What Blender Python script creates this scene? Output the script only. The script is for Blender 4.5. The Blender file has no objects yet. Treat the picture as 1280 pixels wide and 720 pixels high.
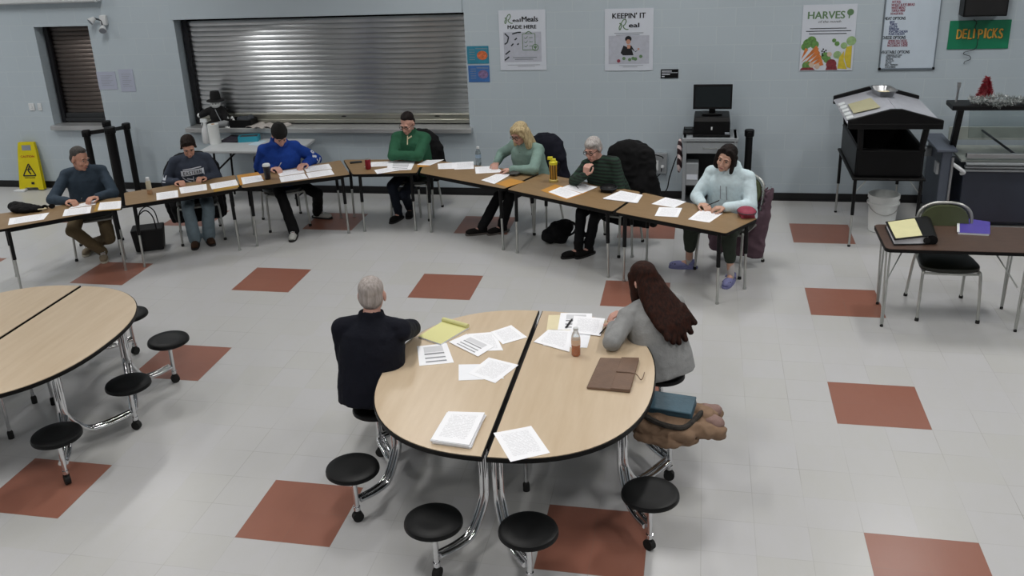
import bpy, math, random
from math import sin, cos, pi, radians as R, sqrt, atan2
from mathutils import Vector as V, Matrix as M, noise
from mathutils.bvhtree import BVHTree
random.seed(7)
S = bpy.context.scene
COL = S.collection

# ------------------------------------------------------------------ camera
FPX, CXP, CYP = 1191.192, 597.757, 322.741
YAW, PIT, ROL = -0.2388, 0.36457, -0.05383
CAM = V((-3.29475 * .3048, -34.11464 * .3048, 11.65472 * .3048))
def cam_axes():
    f = V((sin(YAW) * cos(PIT), cos(YAW) * cos(PIT), -sin(PIT)))
    r = V((cos(YAW), -sin(YAW), 0)); u = r.cross(f)
    return cos(ROL) * r + sin(ROL) * u, -sin(ROL) * r + cos(ROL) * u, f
AX, AY, AZ = cam_axes()
WALL = 0.83834
def ray(px, py): return AX * ((px - CXP) / FPX) - AY * ((py - CYP) / FPX) + AZ
def at(px, py, z=0.):
    d = ray(px, py); return CAM + d * ((z - CAM.z) / d.z)
def wl(px, py, y=WALL):
    d = ray(px, py); return CAM + d * ((y - CAM.y) / d.y)
cd = bpy.data.cameras.new('camera'); cam = bpy.data.objects.new('camera', cd); COL.objects.link(cam)
cd.sensor_width = 36; cd.lens = FPX / 1280 * 36
cd.shift_x = (640 - CXP) / 1280; cd.shift_y = (CYP - 360) / 1280
mw = M((AX, AY, -AZ)).transposed().to_4x4(); mw.translation = CAM; cam.matrix_world = mw
S.camera = cam

# ------------------------------------------------------------------ materials
def lin(h):
    h = h.lstrip('#'); o = []
    for i in (0, 2, 4):
        c = int(h[i:i + 2], 16) / 255
        o.append(c / 12.92 if c <= .04045 else ((c + .055) / 1.055) ** 2.4)
    return (*o, 1)
def newmat(name):
    m = bpy.data.materials.new(name); m.use_nodes = True
    return m, m.node_tree.nodes, m.node_tree.links, m.node_tree.nodes['Principled BSDF']
def mat(name, col, rough=.6, metal=0, var=0, vscale=8, bump=0, bscale=60, spec=.5, trans=0, alpha=1, stretch=None, coat=0):
    m, n, l, b = newmat(name)
    b.inputs['Base Color'].default_value = lin(col); b.inputs['Roughness'].default_value = rough
    b.inputs['Metallic'].default_value = metal; b.inputs['Specular IOR Level'].default_value = spec
    b.inputs['Transmission Weight'].default_value = trans; b.inputs['Alpha'].default_value = alpha
    b.inputs['Coat Weight'].default_value = coat
    if var or bump:
        tc = n.new('ShaderNodeTexCoord'); mp = n.new('ShaderNodeMapping'); l.new(tc.outputs['Object'], mp.inputs[0])
        if stretch: mp.inputs['Scale'].default_value = stretch
    if var:
        nz = n.new('ShaderNodeTexNoise'); nz.inputs['Scale'].default_value = vscale; nz.inputs['Detail'].default_value = 5
        l.new(mp.outputs[0], nz.inputs['Vector'])
        mx = n.new('ShaderNodeMix'); mx.data_type = 'RGBA'
        c = lin(col); mx.inputs[6].default_value = (*[x * (1 - var) for x in c[:3]], 1)
        mx.inputs[7].default_value = (*[min(1, x * (1 + var)) for x in c[:3]], 1)
        rp = n.new('ShaderNodeMapRange'); rp.inputs[1].default_value = .3; rp.inputs[2].default_value = .7
        l.new(nz.outputs[0], rp.inputs[0]); l.new(rp.outputs[0], mx.inputs[0]); l.new(mx.outputs[2], b.inputs['Base Color'])
    if bump:
        nb = n.new('ShaderNodeTexNoise'); nb.inputs['Scale'].default_value = bscale; nb.inputs['Detail'].default_value = 4
        l.new(mp.outputs[0], nb.inputs['Vector'])
        bp = n.new('ShaderNodeBump'); bp.inputs['Strength'].default_value = bump; bp.inputs['Distance'].default_value = .01
        l.new(nb.outputs[0], bp.inputs['Height']); l.new(bp.outputs[0], b.inputs['Normal'])
    return m
def math_node(n, l, op, a, b=None, c=None):
    x = n.new('ShaderNodeMath'); x.operation = op
    for i, q in enumerate((a, b, c)):
        if q is None: continue
        if isinstance(q, (int, float)): x.inputs[i].default_value = q
        else: l.new(q, x.inputs[i])
    return x.outputs[0]
def mixc(n, l, f, a, b):
    x = n.new('ShaderNodeMix'); x.data_type = 'RGBA'
    if isinstance(f, (int, float)): x.inputs[0].default_value = f
    else: l.new(f, x.inputs[0])
    for i, q in ((6, a), (7, b)):
        if isinstance(q, tuple): x.inputs[i].default_value = q
        else: l.new(q, x.inputs[i])
    return x.outputs[2]
def floor_mat():
    m, n, l, b = newmat('vinyl_tiles')
    tc = n.new('ShaderNodeTexCoord'); sp = n.new('ShaderNodeSeparateXYZ'); l.new(tc.outputs['Object'], sp.inputs[0])
    fx = math_node(n, l, 'DIVIDE', sp.outputs[0], .3048); fy = math_node(n, l, 'DIVIDE', sp.outputs[1], -.3048)
    rx = math_node(n, l, 'LESS_THAN', math_node(n, l, 'FLOORED_MODULO', fx, 6.), 2.)
    ry = math_node(n, l, 'LESS_THAN', math_node(n, l, 'FLOORED_MODULO', fy, 6.), 2.)
    red = math_node(n, l, 'MULTIPLY', rx, ry)
    def seam(f):
        d = math_node(n, l, 'ABSOLUTE', math_node(n, l, 'SUBTRACT', math_node(n, l, 'FLOORED_MODULO', f, 1.), .5))
        return math_node(n, l, 'GREATER_THAN', d, .4935)
    sm = math_node(n, l, 'MAXIMUM', seam(fx), seam(fy))
    # some seams show, others nearly vanish
    pn = n.new('ShaderNodeTexNoise'); pn.inputs['Scale'].default_value = 1.7; l.new(tc.outputs['Object'], pn.inputs['Vector'])
    pr = n.new('ShaderNodeMapRange'); pr.inputs[1].default_value = .42; pr.inputs[2].default_value = .7; pr.inputs[3].default_value = .04; pr.inputs[4].default_value = .5
    l.new(pn.outputs[0], pr.inputs[0])
    sm = math_node(n, l, 'MULTIPLY', sm, pr.outputs[0])
    # tone per tile and marbled streaks in it
    cx = math_node(n, l, 'FLOOR', fx); cy = math_node(n, l, 'FLOOR', fy)
    cb = n.new('ShaderNodeCombineXYZ'); l.new(cx, cb.inputs[0]); l.new(cy, cb.inputs[1])
    wn = n.new('ShaderNodeTexWhiteNoise'); l.new(cb.outputs[0], wn.inputs[0])
    st = n.new('ShaderNodeTexNoise'); st.inputs['Scale'].default_value = 14; st.inputs['Detail'].default_value = 6
    mp = n.new('ShaderNodeMapping'); mp.inputs['Scale'].default_value = (1, .35, 1); l.new(tc.outputs['Object'], mp.inputs[0]); l.new(mp.outputs[0], st.inputs['Vector'])
    tone = math_node(n, l, 'ADD', math_node(n, l, 'MULTIPLY', wn.outputs[0], .45), math_node(n, l, 'MULTIPLY', st.outputs[0], .55))
    white = mixc(n, l, tone, lin('#b5b5b1'), lin('#bababd'))
    rd = mixc(n, l, tone, lin('#885a4c'), lin('#926353'))
    c = mixc(n, l, red, white, rd)
    c = mixc(n, l, sm, c, lin('#6d6a62'))
    l.new(c, b.inputs['Base Color'])
    b.inputs['Roughness'].default_value = .3; b.inputs['Specular IOR Level'].default_value = .45
    bn = n.new('ShaderNodeTexNoise'); bn.inputs['Scale'].default_value = 9; l.new(tc.outputs['Object'], bn.inputs['Vector'])
    bp = n.new('ShaderNodeBump'); bp.inputs['Strength'].default_value = .05; bp.inputs['Distance'].default_value = .02
    l.new(bn.outputs[0], bp.inputs['Height']); l.new(bp.outputs[0], b.inputs['Normal'])
    return m
def wall_mat():
    m, n, l, b = newmat('painted_block_wall')
    tc = n.new('ShaderNodeTexCoord'); sp = n.new('ShaderNodeSeparateXYZ'); l.new(tc.outputs['Object'], sp.inputs[0])
    cb = n.new('ShaderNodeCombineXYZ'); l.new(math_node(n, l, 'ADD', sp.outputs[0], sp.outputs[1]), cb.inputs[0]); l.new(sp.outputs[2], cb.inputs[1])
    br = n.new('ShaderNodeTexBrick'); l.new(cb.outputs[0], br.inputs['Vector'])
    br.inputs['Scale'].default_value = 1; br.inputs['Brick Width'].default_value = .406; br.inputs['Row Height'].default_value = .203
    br.inputs['Mortar Size'].default_value = .006; br.inputs['Mortar Smooth'].default_value = .4
    br.inputs['Color1'].default_value = lin('#b1bdc5'); br.inputs['Color2'].default_value = lin('#b3bfc7'); br.inputs['Mortar'].default_value = lin('#b8c3c9')
    l.new(br.outputs['Color'], b.inputs['Base Color'])
    b.inputs['Roughness'].default_value = .5
    bp = n.new('ShaderNodeBump'); bp.inputs['Strength'].default_value = .22; bp.inputs['Distance'].default_value = .003; bp.invert = True
    l.new(br.outputs['Fac'], bp.inputs['Height']); l.new(bp.outputs[0], b.inputs['Normal'])
    return m
def wood_mat(name, c1, c2, rough=.4, scale=5, stretch=(1, 14, 1)):
    m, n, l, b = newmat(name)
    tc = n.new('ShaderNodeTexCoord'); mp = n.new('ShaderNodeMapping'); mp.inputs['Scale'].default_value = stretch
    l.new(tc.outputs['Object'], mp.inputs[0])
    nz = n.new('ShaderNodeTexNoise'); nz.inputs['Scale'].default_value = scale; nz.inputs['Detail'].default_value = 7; nz.inputs['Roughness'].default_value = .6
    l.new(mp.outputs[0], nz.inputs['Vector'])
    rp = n.new('ShaderNodeMapRange'); rp.inputs[1].default_value = .3; rp.inputs[2].default_value = .7; l.new(nz.outputs[0], rp.inputs[0])
    l.new(mixc(n, l, rp.outputs[0], lin(c1), lin(c2)), b.inputs['Base Color'])
    b.inputs['Roughness'].default_value = rough
    return m
def paper_mat(name, kind, base='#f7f8fc', ink='#77787f'):
    m, n, l, b = newmat(name)
    uv = n.new('ShaderNodeUVMap'); sp = n.new('ShaderNodeSeparateXYZ'); l.new(uv.outputs[0], sp.inputs[0])
    u, v = sp.outputs[0], sp.outputs[1]
    def band(x, a, c): return math_node(n, l, 'MULTIPLY', math_node(n, l, 'GREATER_THAN', x, a), math_node(n, l, 'LESS_THAN', x, c))
    if kind == 'text':
        rows = 28
        line = math_node(n, l, 'LESS_THAN', math_node(n, l, 'FLOORED_MODULO', math_node(n, l, 'MULTIPLY', v, rows), 1.), .42)
        cb = n.new('ShaderNodeCombineXYZ'); l.new(math_node(n, l, 'MULTIPLY', u, 30.), cb.inputs[0]); l.new(math_node(n, l, 'MULTIPLY', math_node(n, l, 'FLOOR', math_node(n, l, 'MULTIPLY', v, rows)), 7.3), cb.inputs[1])
        nz = n.new('ShaderNodeTexNoise'); nz.inputs['Scale'].default_value = .8; l.new(cb.outputs[0], nz.inputs['Vector'])
        f = math_node(n, l, 'MULTIPLY', line, math_node(n, l, 'GREATER_THAN', nz.outputs[0], .43))
        f = math_node(n, l, 'MULTIPLY', f, math_node(n, l, 'MULTIPLY', band(u, .14, .86), band(v, .12, .9)))
        f = math_node(n, l, 'MULTIPLY', f, .34)
    elif kind == 'bands':
        f = band(v, .62, .9)
        f = math_node(n, l, 'MULTIPLY', f, .35)
        for a, c in ((.5, .57), (.3, .36), (.12, .18)):
            f = math_node(n, l, 'MAXIMUM', f, math_node(n, l, 'MULTIPLY', band(v, a, c), .85))
        f = math_node(n, l, 'MAXIMUM', f, math_node(n, l, 'MULTIPLY', math_node(n, l, 'LESS_THAN', math_node(n, l, 'FLOORED_MODULO', math_node(n, l, 'MULTIPLY', v, 30.), 1.), .4), .2))
        f = math_node(n, l, 'MULTIPLY', f, math_node(n, l, 'MULTIPLY', band(u, .2, .82), band(v, .06, .93)))
    elif kind == 'ruled':
        f = math_node(n, l, 'LESS_THAN', math_node(n, l, 'FLOORED_MODULO', math_node(n, l, 'MULTIPLY', v, 26.), 1.), .12)
        f = math_node(n, l, 'MULTIPLY', f, .35)
    l.new(mixc(n, l, f, lin(base), lin(ink)), b.inputs['Base Color'])
    b.inputs['Roughness'].default_value = .7
    return m
MT = dict(
    floor=floor_mat(), wall=wall_mat(),
    ceil=mat('ceiling_paint', '#a9aaa8', .8, var=.04, vscale=3),
    soff=mat('painted_header', '#b1bdc5', .5, var=.02, vscale=2),
    black_base=mat('black_vinyl_base', '#0b0b0d', .5, var=.1),
    shut=None,
    shut2=None,
    bar=mat('pale_steel_bar', '#b0b0a6', .35, .9, var=.06, vscale=4),
    rail=mat('dark_guide_rail', '#1b1c21', .5, .3, var=.1),
    steel=mat('brushed_steel', '#a9abad', .33, 1, var=.08, vscale=4, stretch=(1, 12, 1)),
    sill=mat('steel_counter_ledge', '#b5b7b8', .38, .6, var=.12, vscale=2),
    chrome=mat('chrome_tube', '#d9dadc', .12, 1, var=.03),
    grayleg=mat('satin_nickel_leg', '#b7b9b6', .3, .9, var=.06),
    silver=mat('silver_chair_frame', '#b9bab6', .35, .75, var=.05),
    blackm=mat('black_metal_tube', '#08080a', .45, 0, var=.15, spec=.25),
    blackp=mat('black_plastic', '#070709', .45, 0, var=.2, vscale=12, spec=.25),
    stool=mat('black_stool_seat', '#060708', .45, 0, bump=.06, bscale=180, var=.1, spec=.28),
    rubber=mat('black_rubber', '#0a0a0a', .75, var=.2),
    oak=wood_mat('maple_laminate', '#c3ae92', '#cebba1', .32, 3, (5, .6, 1)),
    brown=wood_mat('tan_laminate', '#846b4a', '#917757', .42, 5, (2, 9, 1)),
    walnut=wood_mat('walnut_laminate', '#3f2f26', '#574237', .4, 6, (1.5, 14, 1)),
    edge=mat('black_edge_band', '#080707', .5, var=.1, spec=.2),
    white=mat('white_plastic', '#cfd2d4', .5, var=.04), ftop=mat('shaded_white_plastic', '#babec0', .5, var=.04), wellm=mat('pale_well_liner', '#aab0aa', .4, .2, var=.1), whitebox=mat('white_enamel', '#d6dbdd', .35, var=.03),  # ftop is the white plastic darkened for the shade on the folding table
    yellow=mat('yellow_plastic', '#cfc008', .42, var=.07, vscale=5),
    black=mat('flat_black', '#08080a', .7, var=.2),
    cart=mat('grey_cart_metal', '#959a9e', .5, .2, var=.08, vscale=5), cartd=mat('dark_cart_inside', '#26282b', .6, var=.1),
    navy=mat('slate_blue_laminate', '#2e3442', .5, var=.12, vscale=4), navy2=mat('grey_blue_panel', '#555c69', .5, var=.1, vscale=4),
    screen=mat('dark_screen', '#1b2022', .2, spec=.5),
    glass=mat('clear_guard', '#dfe6e6', .05, trans=1, spec=.5), acry=mat('cloudy_acrylic_roof', '#b0b2ba', .3, alpha=.9, var=.1, vscale=7),
    pwhite=paper_mat('printed_sheet', 'text'), pband=paper_mat('banded_sheet', 'bands', ink='#6a6c72'),
    pyel=paper_mat('yellow_ruled_sheet', 'ruled', '#dfdc9c', '#a9a878'), pplain=mat('plain_white_paper', '#f2f4f9', .7, var=.02),
    manila=mat('orange_envelope', '#c08a3c', .6, var=.06), cream=mat('cream_folder', '#e3d8b4', .6, var=.04),
    mustard=mat('mustard_folder', '#a98432', .6, var=.06),
    olive=mat('olive_vinyl', '#4d5438', .5, var=.1, bump=.05, bscale=90), olived=mat('dark_olive_vinyl', '#15180f', .45, var=.15),
    bucket=mat('white_bucket_plastic', '#dfe2e1', .42, var=.03),
    ink=mat('black_print', '#15161c', .6, var=.05), inkg=mat('green_print', '#5f7f5a', .6, var=.1), inkr=mat('red_marker', '#8b3a4c', .6, var=.1),
    inkb=mat('blue_marker', '#3c4672', .6, var=.1), inkgray=mat('grey_print', '#858b93', .6, var=.05), inkd=mat('dark_marker', '#2b3138', .6, var=.1),
    poster=mat('poster_paper', '#cdd3dd', .4, var=.02), photo=mat('photo_grey', '#b2b6c2', .5, var=.06, vscale=20),
    alum=mat('grey_board_trim', '#77828c', .45, .2), board=mat('whiteboard_surface', '#c3d0dc', .25, var=.02),
    deli=mat('green_sign', '#0f7a56', .5, var=.1, vscale=6), gold=mat('gold_letters', '#d0a040', .5, var=.1),
    teal=mat('teal_card', '#2e7f98', .5, var=.12, vscale=20), blue2=mat('blue_card', '#3a6aa8', .5, var=.12, vscale=20), food=mat('food_orange', '#c86a40', .5, var=.4, vscale=60),
    foodp=mat('food_mauve', '#7f6a90', .5, var=.4, vscale=60),
    tinselr=mat('red_tinsel', '#6f0718', .4, .2, var=.4, vscale=60), tinsels=mat('silver_tinsel', '#c7cccb', .25, .7, var=.4, vscale=60),
    lamp=None)
def slat_mat(name, col, rough, var):
    m, n, l, b = newmat(name); tc = n.new('ShaderNodeTexCoord'); mp = n.new('ShaderNodeMapping'); mp.inputs['Scale'].default_value = (1.3, 1, .12); l.new(tc.outputs['Object'], mp.inputs[0])
    nz = n.new('ShaderNodeTexNoise'); nz.inputs['Scale'].default_value = 2.2; nz.inputs['Detail'].default_value = 3; l.new(mp.outputs[0], nz.inputs['Vector'])
    c = lin(col); l.new(mixc(n, l, nz.outputs[0], (*[x * (1 - var) for x in c[:3]], 1), (*[min(1, x * (1 + var)) for x in c[:3]], 1)), b.inputs['Base Color'])
    b.inputs['Metallic'].default_value = 1; b.inputs['Roughness'].default_value = rough; b.inputs['Anisotropic'].default_value = .985
    tg = n.new('ShaderNodeTangent'); tg.direction_type = 'UV_MAP'; tg.uv_map = 'UVMap'; l.new(tg.outputs[0], b.inputs['Tangent']); return m
MT['shut'] = slat_mat('galvanised_slats', '#d4d7da', .3, .12); MT['shut2'] = slat_mat('bronze_slats', '#6a625e', .36, .2)
def emis(name, col, s):
    m, n, l, b = newmat(name); b.inputs['Base Color'].default_value = lin(col)
    b.inputs['Emission Color'].default_value = lin(col); b.inputs['Emission Strength'].default_value = s
    return m

# ------------------------------------------------------------------ geometry
def frame(d, up=V((0, 0, 1))):
    d = V(d).normalized()
    x = up.cross(d)
    if x.length < 1e-4: x = V((1, 0, 0)).cross(d) if abs(d.x) < .9 else V((0, 1, 0)).cross(d)
    x.normalize(); return x, d.cross(x), d
class G:
    def __init__(s): s.v = []; s.f = []; s.uv = {}
    def add(s, vs, fs, T=None):
        o = len(s.v)
        s.v += [(T @ V(p)) if T else V(p) for p in vs]
        s.f += [tuple(i + o for i in f) for f in fs]; return s
    def box(s, c, d, T=None, rz=0):
        x, y, z = [q / 2 for q in d]; c = V(c); Q = M.Rotation(rz, 3, 'Z')
        vs = [c + Q @ V((a, b, e)) for a in (-x, x) for b in (-y, y) for e in (-z, z)]
        return s.add(vs, [(0, 1, 3, 2), (4, 6, 7, 5), (0, 4, 5, 1), (2, 3, 7, 6), (0, 2, 6, 4), (1, 5, 7, 3)], T)
    def hexa(s, lo, hi, T=None):     # two quads, lower and upper, counter-clockwise from above
        return s.add(list(lo) + list(hi), [(3, 2, 1, 0), (4, 5, 6, 7), (0, 1, 5, 4), (1, 2, 6, 5), (2, 3, 7, 6), (3, 0, 4, 7)], T)
    def rings(s, rings, closed=False, caps=True, T=None):
        n = len(rings[0]); vs = [p for r in rings for p in r]; fs = []
        k = len(rings)
        for i in range(k if closed else k - 1):
            j = (i + 1) % k
            for a in range(n):
                b = (a + 1) % n; fs.append((i * n + a, i * n + b, j * n + b, j * n + a))
        if caps and not closed: fs += [tuple(range(n - 1, -1, -1)), tuple(range((k - 1) * n, k * n))]
        return s.add(vs, fs, T)
    def tube(s, pts, r, n=8, closed=False, T=None, flat=1):
        pts = [V(p) for p in pts]; k = len(pts); rs = r if isinstance(r, (list, tuple)) else [r] * k
        up = None; out = []
        for i, p in enumerate(pts):
            a = pts[(i - 1) % k] if (closed or i > 0) else p; b = pts[(i + 1) % k] if (closed or i < k - 1) else p
            d = (b - a).normalized()
            if up is None: x, y, _ = frame(d)
            else:
                x = (up - d * up.dot(d)); x = x.normalized() if x.length > 1e-6 else frame(d)[0]; y = d.cross(x)
            up = x
            out.append([p + (x * cos(t) + y * sin(t) * flat) * rs[i] for t in [2 * pi * q / n for q in range(n)]])
        return s.rings(out, closed, True, T)
    def cyl(s, a, b, r1, r2=None, n=16, T=None): return s.tube([a, b], [r1, r1 if r2 is None else r2], n, T=T)
    def lathe(s, prof, c=(0, 0, 0), n=24, T=None, sx=1, sy=1):
        c = V(c); return s.rings([[c + V((r * cos(t) * sx, r * sin(t) * sy, z)) for t in [2 * pi * q / n for q in range(n)]] for r, z in prof], T=T)
    def ell(s, c, r, Q=None, n=14, m=9, T=None):
        c = V(c); rr = V(r) if not isinstance(r, (int, float)) else V((r, r, r)); out = []
        for i in range(m + 1):
            ph = -pi / 2 + pi * (i * .998 + .001 * m) / m if 0 else -pi / 2 + pi * min(max(i, .06), m - .06) / m
            ring = []
            for q in range(n):
                t = 2 * pi * q / n; p = V((rr.x * cos(ph) * cos(t), rr.y * cos(ph) * sin(t), rr.z * sin(ph)))
                ring.append(c + (Q @ p if Q else p))
            out.append(ring)
        return s.rings(out, T=T)
    def cap(s, a, b, ra, rb=None, n=12, T=None):      # rounded capsule
        a = V(a); b = V(b); rb = ra if rb is None else rb; x, y, d = frame(b - a); rs = []
        for i in range(4):
            h = pi / 2 * (i + .12) / 4; rs.append((a - d * ra * cos(h), ra * sin(h)))
        for i in range(4):
            h = pi / 2 * (1 - (i) / 4 * .97); rs.append((b + d * rb * cos(h), rb * sin(h)))
        return s.rings([[p + (x * cos(t) + y * sin(t)) * r for t in [2 * pi * q / n for q in range(n)]] for p, r in rs], T=T)
    def loft(s, secs, n=20, T=None, e=2.3):   # sections (centre, right, front, rx, ry), superellipse
        out = []
        for c, x, y, rx, ry in secs:
            ring = []
            for q in range(n):
                t = 2 * pi * q / n; ct, st = cos(t), sin(t)
                ring.append(V(c) + V(x) * rx * math.copysign(abs(ct) ** (2 / e), ct) + V(y) * ry * math.copysign(abs(st) ** (2 / e), st))
            out.append(ring)
        return s.rings(out, T=T)
    def prism(s, poly, z0, z1, T=None):
        n = len(poly); vs = [V((x, y, z0)) for x, y in poly] + [V((x, y, z1)) for x, y in poly]
        fs = [tuple(range(n - 1, -1, -1)), tuple(range(n, 2 * n))] + [(i, (i + 1) % n, n + (i + 1) % n, n + i) for i in range(n)]
        return s.add(vs, fs, T)
    def mesh(s, name='mesh'):
        me = bpy.data.meshes.new(name); me.from_pydata([tuple(p) for p in s.v], [], s.f)
        me.update(); return me
    def obj(s, name, m, parent=None, origin=None, rotz=0, smooth=42, bevel=0, seg=2, uvq=None):
        if origin is not None:
            o = V(origin); Q = M.Rotation(-rotz, 3, 'Z'); s.v = [Q @ (p - o) for p in s.v]
        me = s.mesh(name)
        return link_mesh(name, me, m, parent, origin, rotz, smooth, bevel, seg)
def link_mesh(name, me, m, parent=None, origin=None, rotz=0, smooth=42, bevel=0, seg=2):
    import bmesh
    bm = bmesh.new(); bm.from_mesh(me); bmesh.ops.recalc_face_normals(bm, faces=bm.faces); bm.to_mesh(me); bm.free()
    if smooth:
        me.polygons.foreach_set('use_smooth', [True] * len(me.polygons))
        if smooth < 180: me.set_sharp_from_angle(angle=R(smooth))
    me.materials.append(MT[m] if isinstance(m, str) else m)
    o = bpy.data.objects.new(name, me); COL.objects.link(o)
    if origin is not None: o.location = origin; o.rotation_euler.z = rotz
    if parent: o.parent = parent
    if bevel:
        b = o.modifiers.new('bevel', 'BEVEL'); b.width = bevel; b.segments = seg; b.limit_method = 'ANGLE'; b.angle_limit = R(40)
    return o
def thing(name, label, cat, loc=(0, 0, 0), rz=0, group=None):
    o = bpy.data.objects.new(name, None); COL.objects.link(o); o.empty_display_size = .1
    o.location = loc; o.rotation_euler = (0, 0, rz); tag(o, label, cat, group); return o
def tag(o, label, cat, group=None, kind=None):
    o['label'] = label; o['category'] = cat
    if group: o['group'] = group
    if kind: o['kind'] = kind
    return o
def struct(o): o['kind'] = 'structure'; return o
def plab(o, t): o['label'] = t; return o
def copy_tree(o, parent=None):
    c = o.copy(); COL.objects.link(c)
    if parent: c.parent = parent
    for ch in list(o.children): copy_tree(ch, c)
    return c
def remesh(g, vox, sm=3, fac=.5, amp=0, freq=10, seed=0):
    me = g.mesh('tmp'); o = bpy.data.objects.new('tmp', me); COL.objects.link(o)
    r = o.modifiers.new('r', 'REMESH'); r.mode = 'VOXEL'; r.voxel_size = vox
    if sm:
        q = o.modifiers.new('s', 'SMOOTH'); q.iterations = sm; q.factor = fac
    dg = bpy.context.evaluated_depsgraph_get(); dg.update()
    out = bpy.data.meshes.new_from_object(o.evaluated_get(dg))
    bpy.data.objects.remove(o); bpy.data.meshes.remove(me)
    if amp:
        ns = [v.normal.copy() for v in out.vertices]; off = V((seed * 3.1, seed * 1.7, seed))
        for v, nn in zip(out.vertices, ns):
            p = v.co * freq + off
            v.co += nn * amp * (noise.noise(p) + .6 * (1 - 2 * abs(noise.noise(p * 1.7 + V((5, 5, 5))))))
    return out
FONT_CACHE = {}
def text_geo(txt, size=1., bold=.0, align='LEFT', shear=0):
    c = bpy.data.curves.new('t', 'FONT'); c.body = txt; c.size = size; c.offset = bold * size; c.align_x = align; c.shear = shear; c.resolution_u = 3
    o = bpy.data.objects.new('t', c); COL.objects.link(o)
    dg = bpy.context.evaluated_depsgraph_get(); dg.update()
    me = bpy.data.meshes.new_from_object(o.evaluated_get(dg))
    vs = [v.co.copy() for v in me.vertices]; fs = [tuple(p.vertices) for p in me.polygons]
    bpy.data.objects.remove(o); bpy.data.curves.remove(c); bpy.data.meshes.remove(me)
    return vs, fs
def fit_text(g, txt, x0, x1, z, h, T, bold=.02, shear=0):
    """text in a plane (x right, z up) squeezed to the span x0..x1 with cap height h, baseline z"""
    vs, fs = text_geo(txt, 1, 0, shear=shear)
    if not vs: return
    a = min(p.x for p in vs); b = max(p.x for p in vs)
    q = h / .70
    for k, (dx, dz) in enumerate(((0, 0), (1, 0), (-1, 0), (0, .7)) if bold > .005 else ((0, 0),)):
        g.add([(x0 + (p.x - a) / (b - a) * (x1 - x0) + dx * bold * h, -.00015 * k, z + p.y * q + dz * bold * h) for p in vs], fs, T)
def spl(pts, n=6, closed=False):
    pts = [V(p) for p in pts]; out = []; k = len(pts)
    for i in range(k if closed else k - 1):
        p0 = pts[(i - 1) % k] if (closed or i > 0) else pts[0]; p1 = pts[i]; p2 = pts[(i + 1) % k]; p3 = pts[(i + 2) % k] if (closed or i < k - 2) else pts[-1]
        for q in range(n):
            t = q / n; out.append(.5 * ((2 * p1) + (p2 - p0) * t + (2 * p0 - 5 * p1 + 4 * p2 - p3) * t * t + (3 * p1 - p0 - 3 * p2 + p3) * t ** 3))
    if not closed: out.append(pts[-1])
    return out
EXPO = -1.34
# ------------------------------------------------------------------ people
SKIN = {}
def skin(name, col): return mat(name, col, .55, var=.06, vscale=30, spec=.35)
SK_A = skin('skin_fair', '#c39a86'); SK_B = skin('skin_warm', '#bb8c78'); SK_C = skin('skin_pink', '#c79a8b')
EYEW = mat('eye_white', '#a39a92', .4); IRIS = mat('eye_dark', '#1f1a17', .2); LIPS = mat('lips_rose', '#9c625b', .5)
def cloth(name, col, var=.08, bump=.25, bscale=120): return mat(name, col, .85, var=var, vscale=25, bump=bump, bscale=bscale, spec=.25)
def stripe_mat(name, c1, c2):
    m, n, l, b = newmat(name); tc = n.new('ShaderNodeTexCoord')
    w = n.new('ShaderNodeTexWave'); w.bands_direction = 'Z'; w.inputs['Scale'].default_value = 9; w.inputs['Distortion'].default_value = 1.2; w.inputs['Detail'].default_value = 2
    l.new(tc.outputs['Object'], w.inputs['Vector']); l.new(mixc(n, l, w.outputs['Fac'], lin(c1), lin(c2)), b.inputs['Base Color']); b.inputs['Roughness'].default_value = .9
    return m
def hair_mat(name, c1, c2, sc=26):
    m, n, l, b = newmat(name); tc = n.new('ShaderNodeTexCoord'); mp = n.new('ShaderNodeMapping'); mp.inputs['Scale'].default_value = (3, 3, .35); l.new(tc.outputs['Object'], mp.inputs[0])
    nz = n.new('ShaderNodeTexNoise'); nz.inputs['Scale'].default_value = sc; nz.inputs['Detail'].default_value = 6; l.new(mp.outputs[0], nz.inputs['Vector'])
    rp = n.new('ShaderNodeMapRange'); rp.inputs[1].default_value = .32; rp.inputs[2].default_value = .68; l.new(nz.outputs[0], rp.inputs[0])
    l.new(mixc(n, l, rp.outputs[0], lin(c1), lin(c2)), b.inputs['Base Color']); b.inputs['Roughness'].default_value = .7; b.inputs['Specular IOR Level'].default_value = .2
    bp = n.new('ShaderNodeBump'); bp.inputs['Strength'].default_value = .5; bp.inputs['Distance'].default_value = .006; l.new(nz.outputs[0], bp.inputs['Height']); l.new(bp.outputs[0], b.inputs['Normal'])
    return m
def ik(a, b, l1, l2, pole):
    a = V(a); b = V(b); d = b - a; L = d.length
    if L > (l1 + l2) * .995: b = a + d * ((l1 + l2) * .995 / L); d = b - a; L = d.length
    u = d / L; x = (l1 * l1 - l2 * l2 + L * L) / (2 * L); h = sqrt(max(0, l1 * l1 - x * x))
    p = V(pole); p = p - u * p.dot(u); p.normalize()
    return a + u * x + p * h, b
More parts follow.
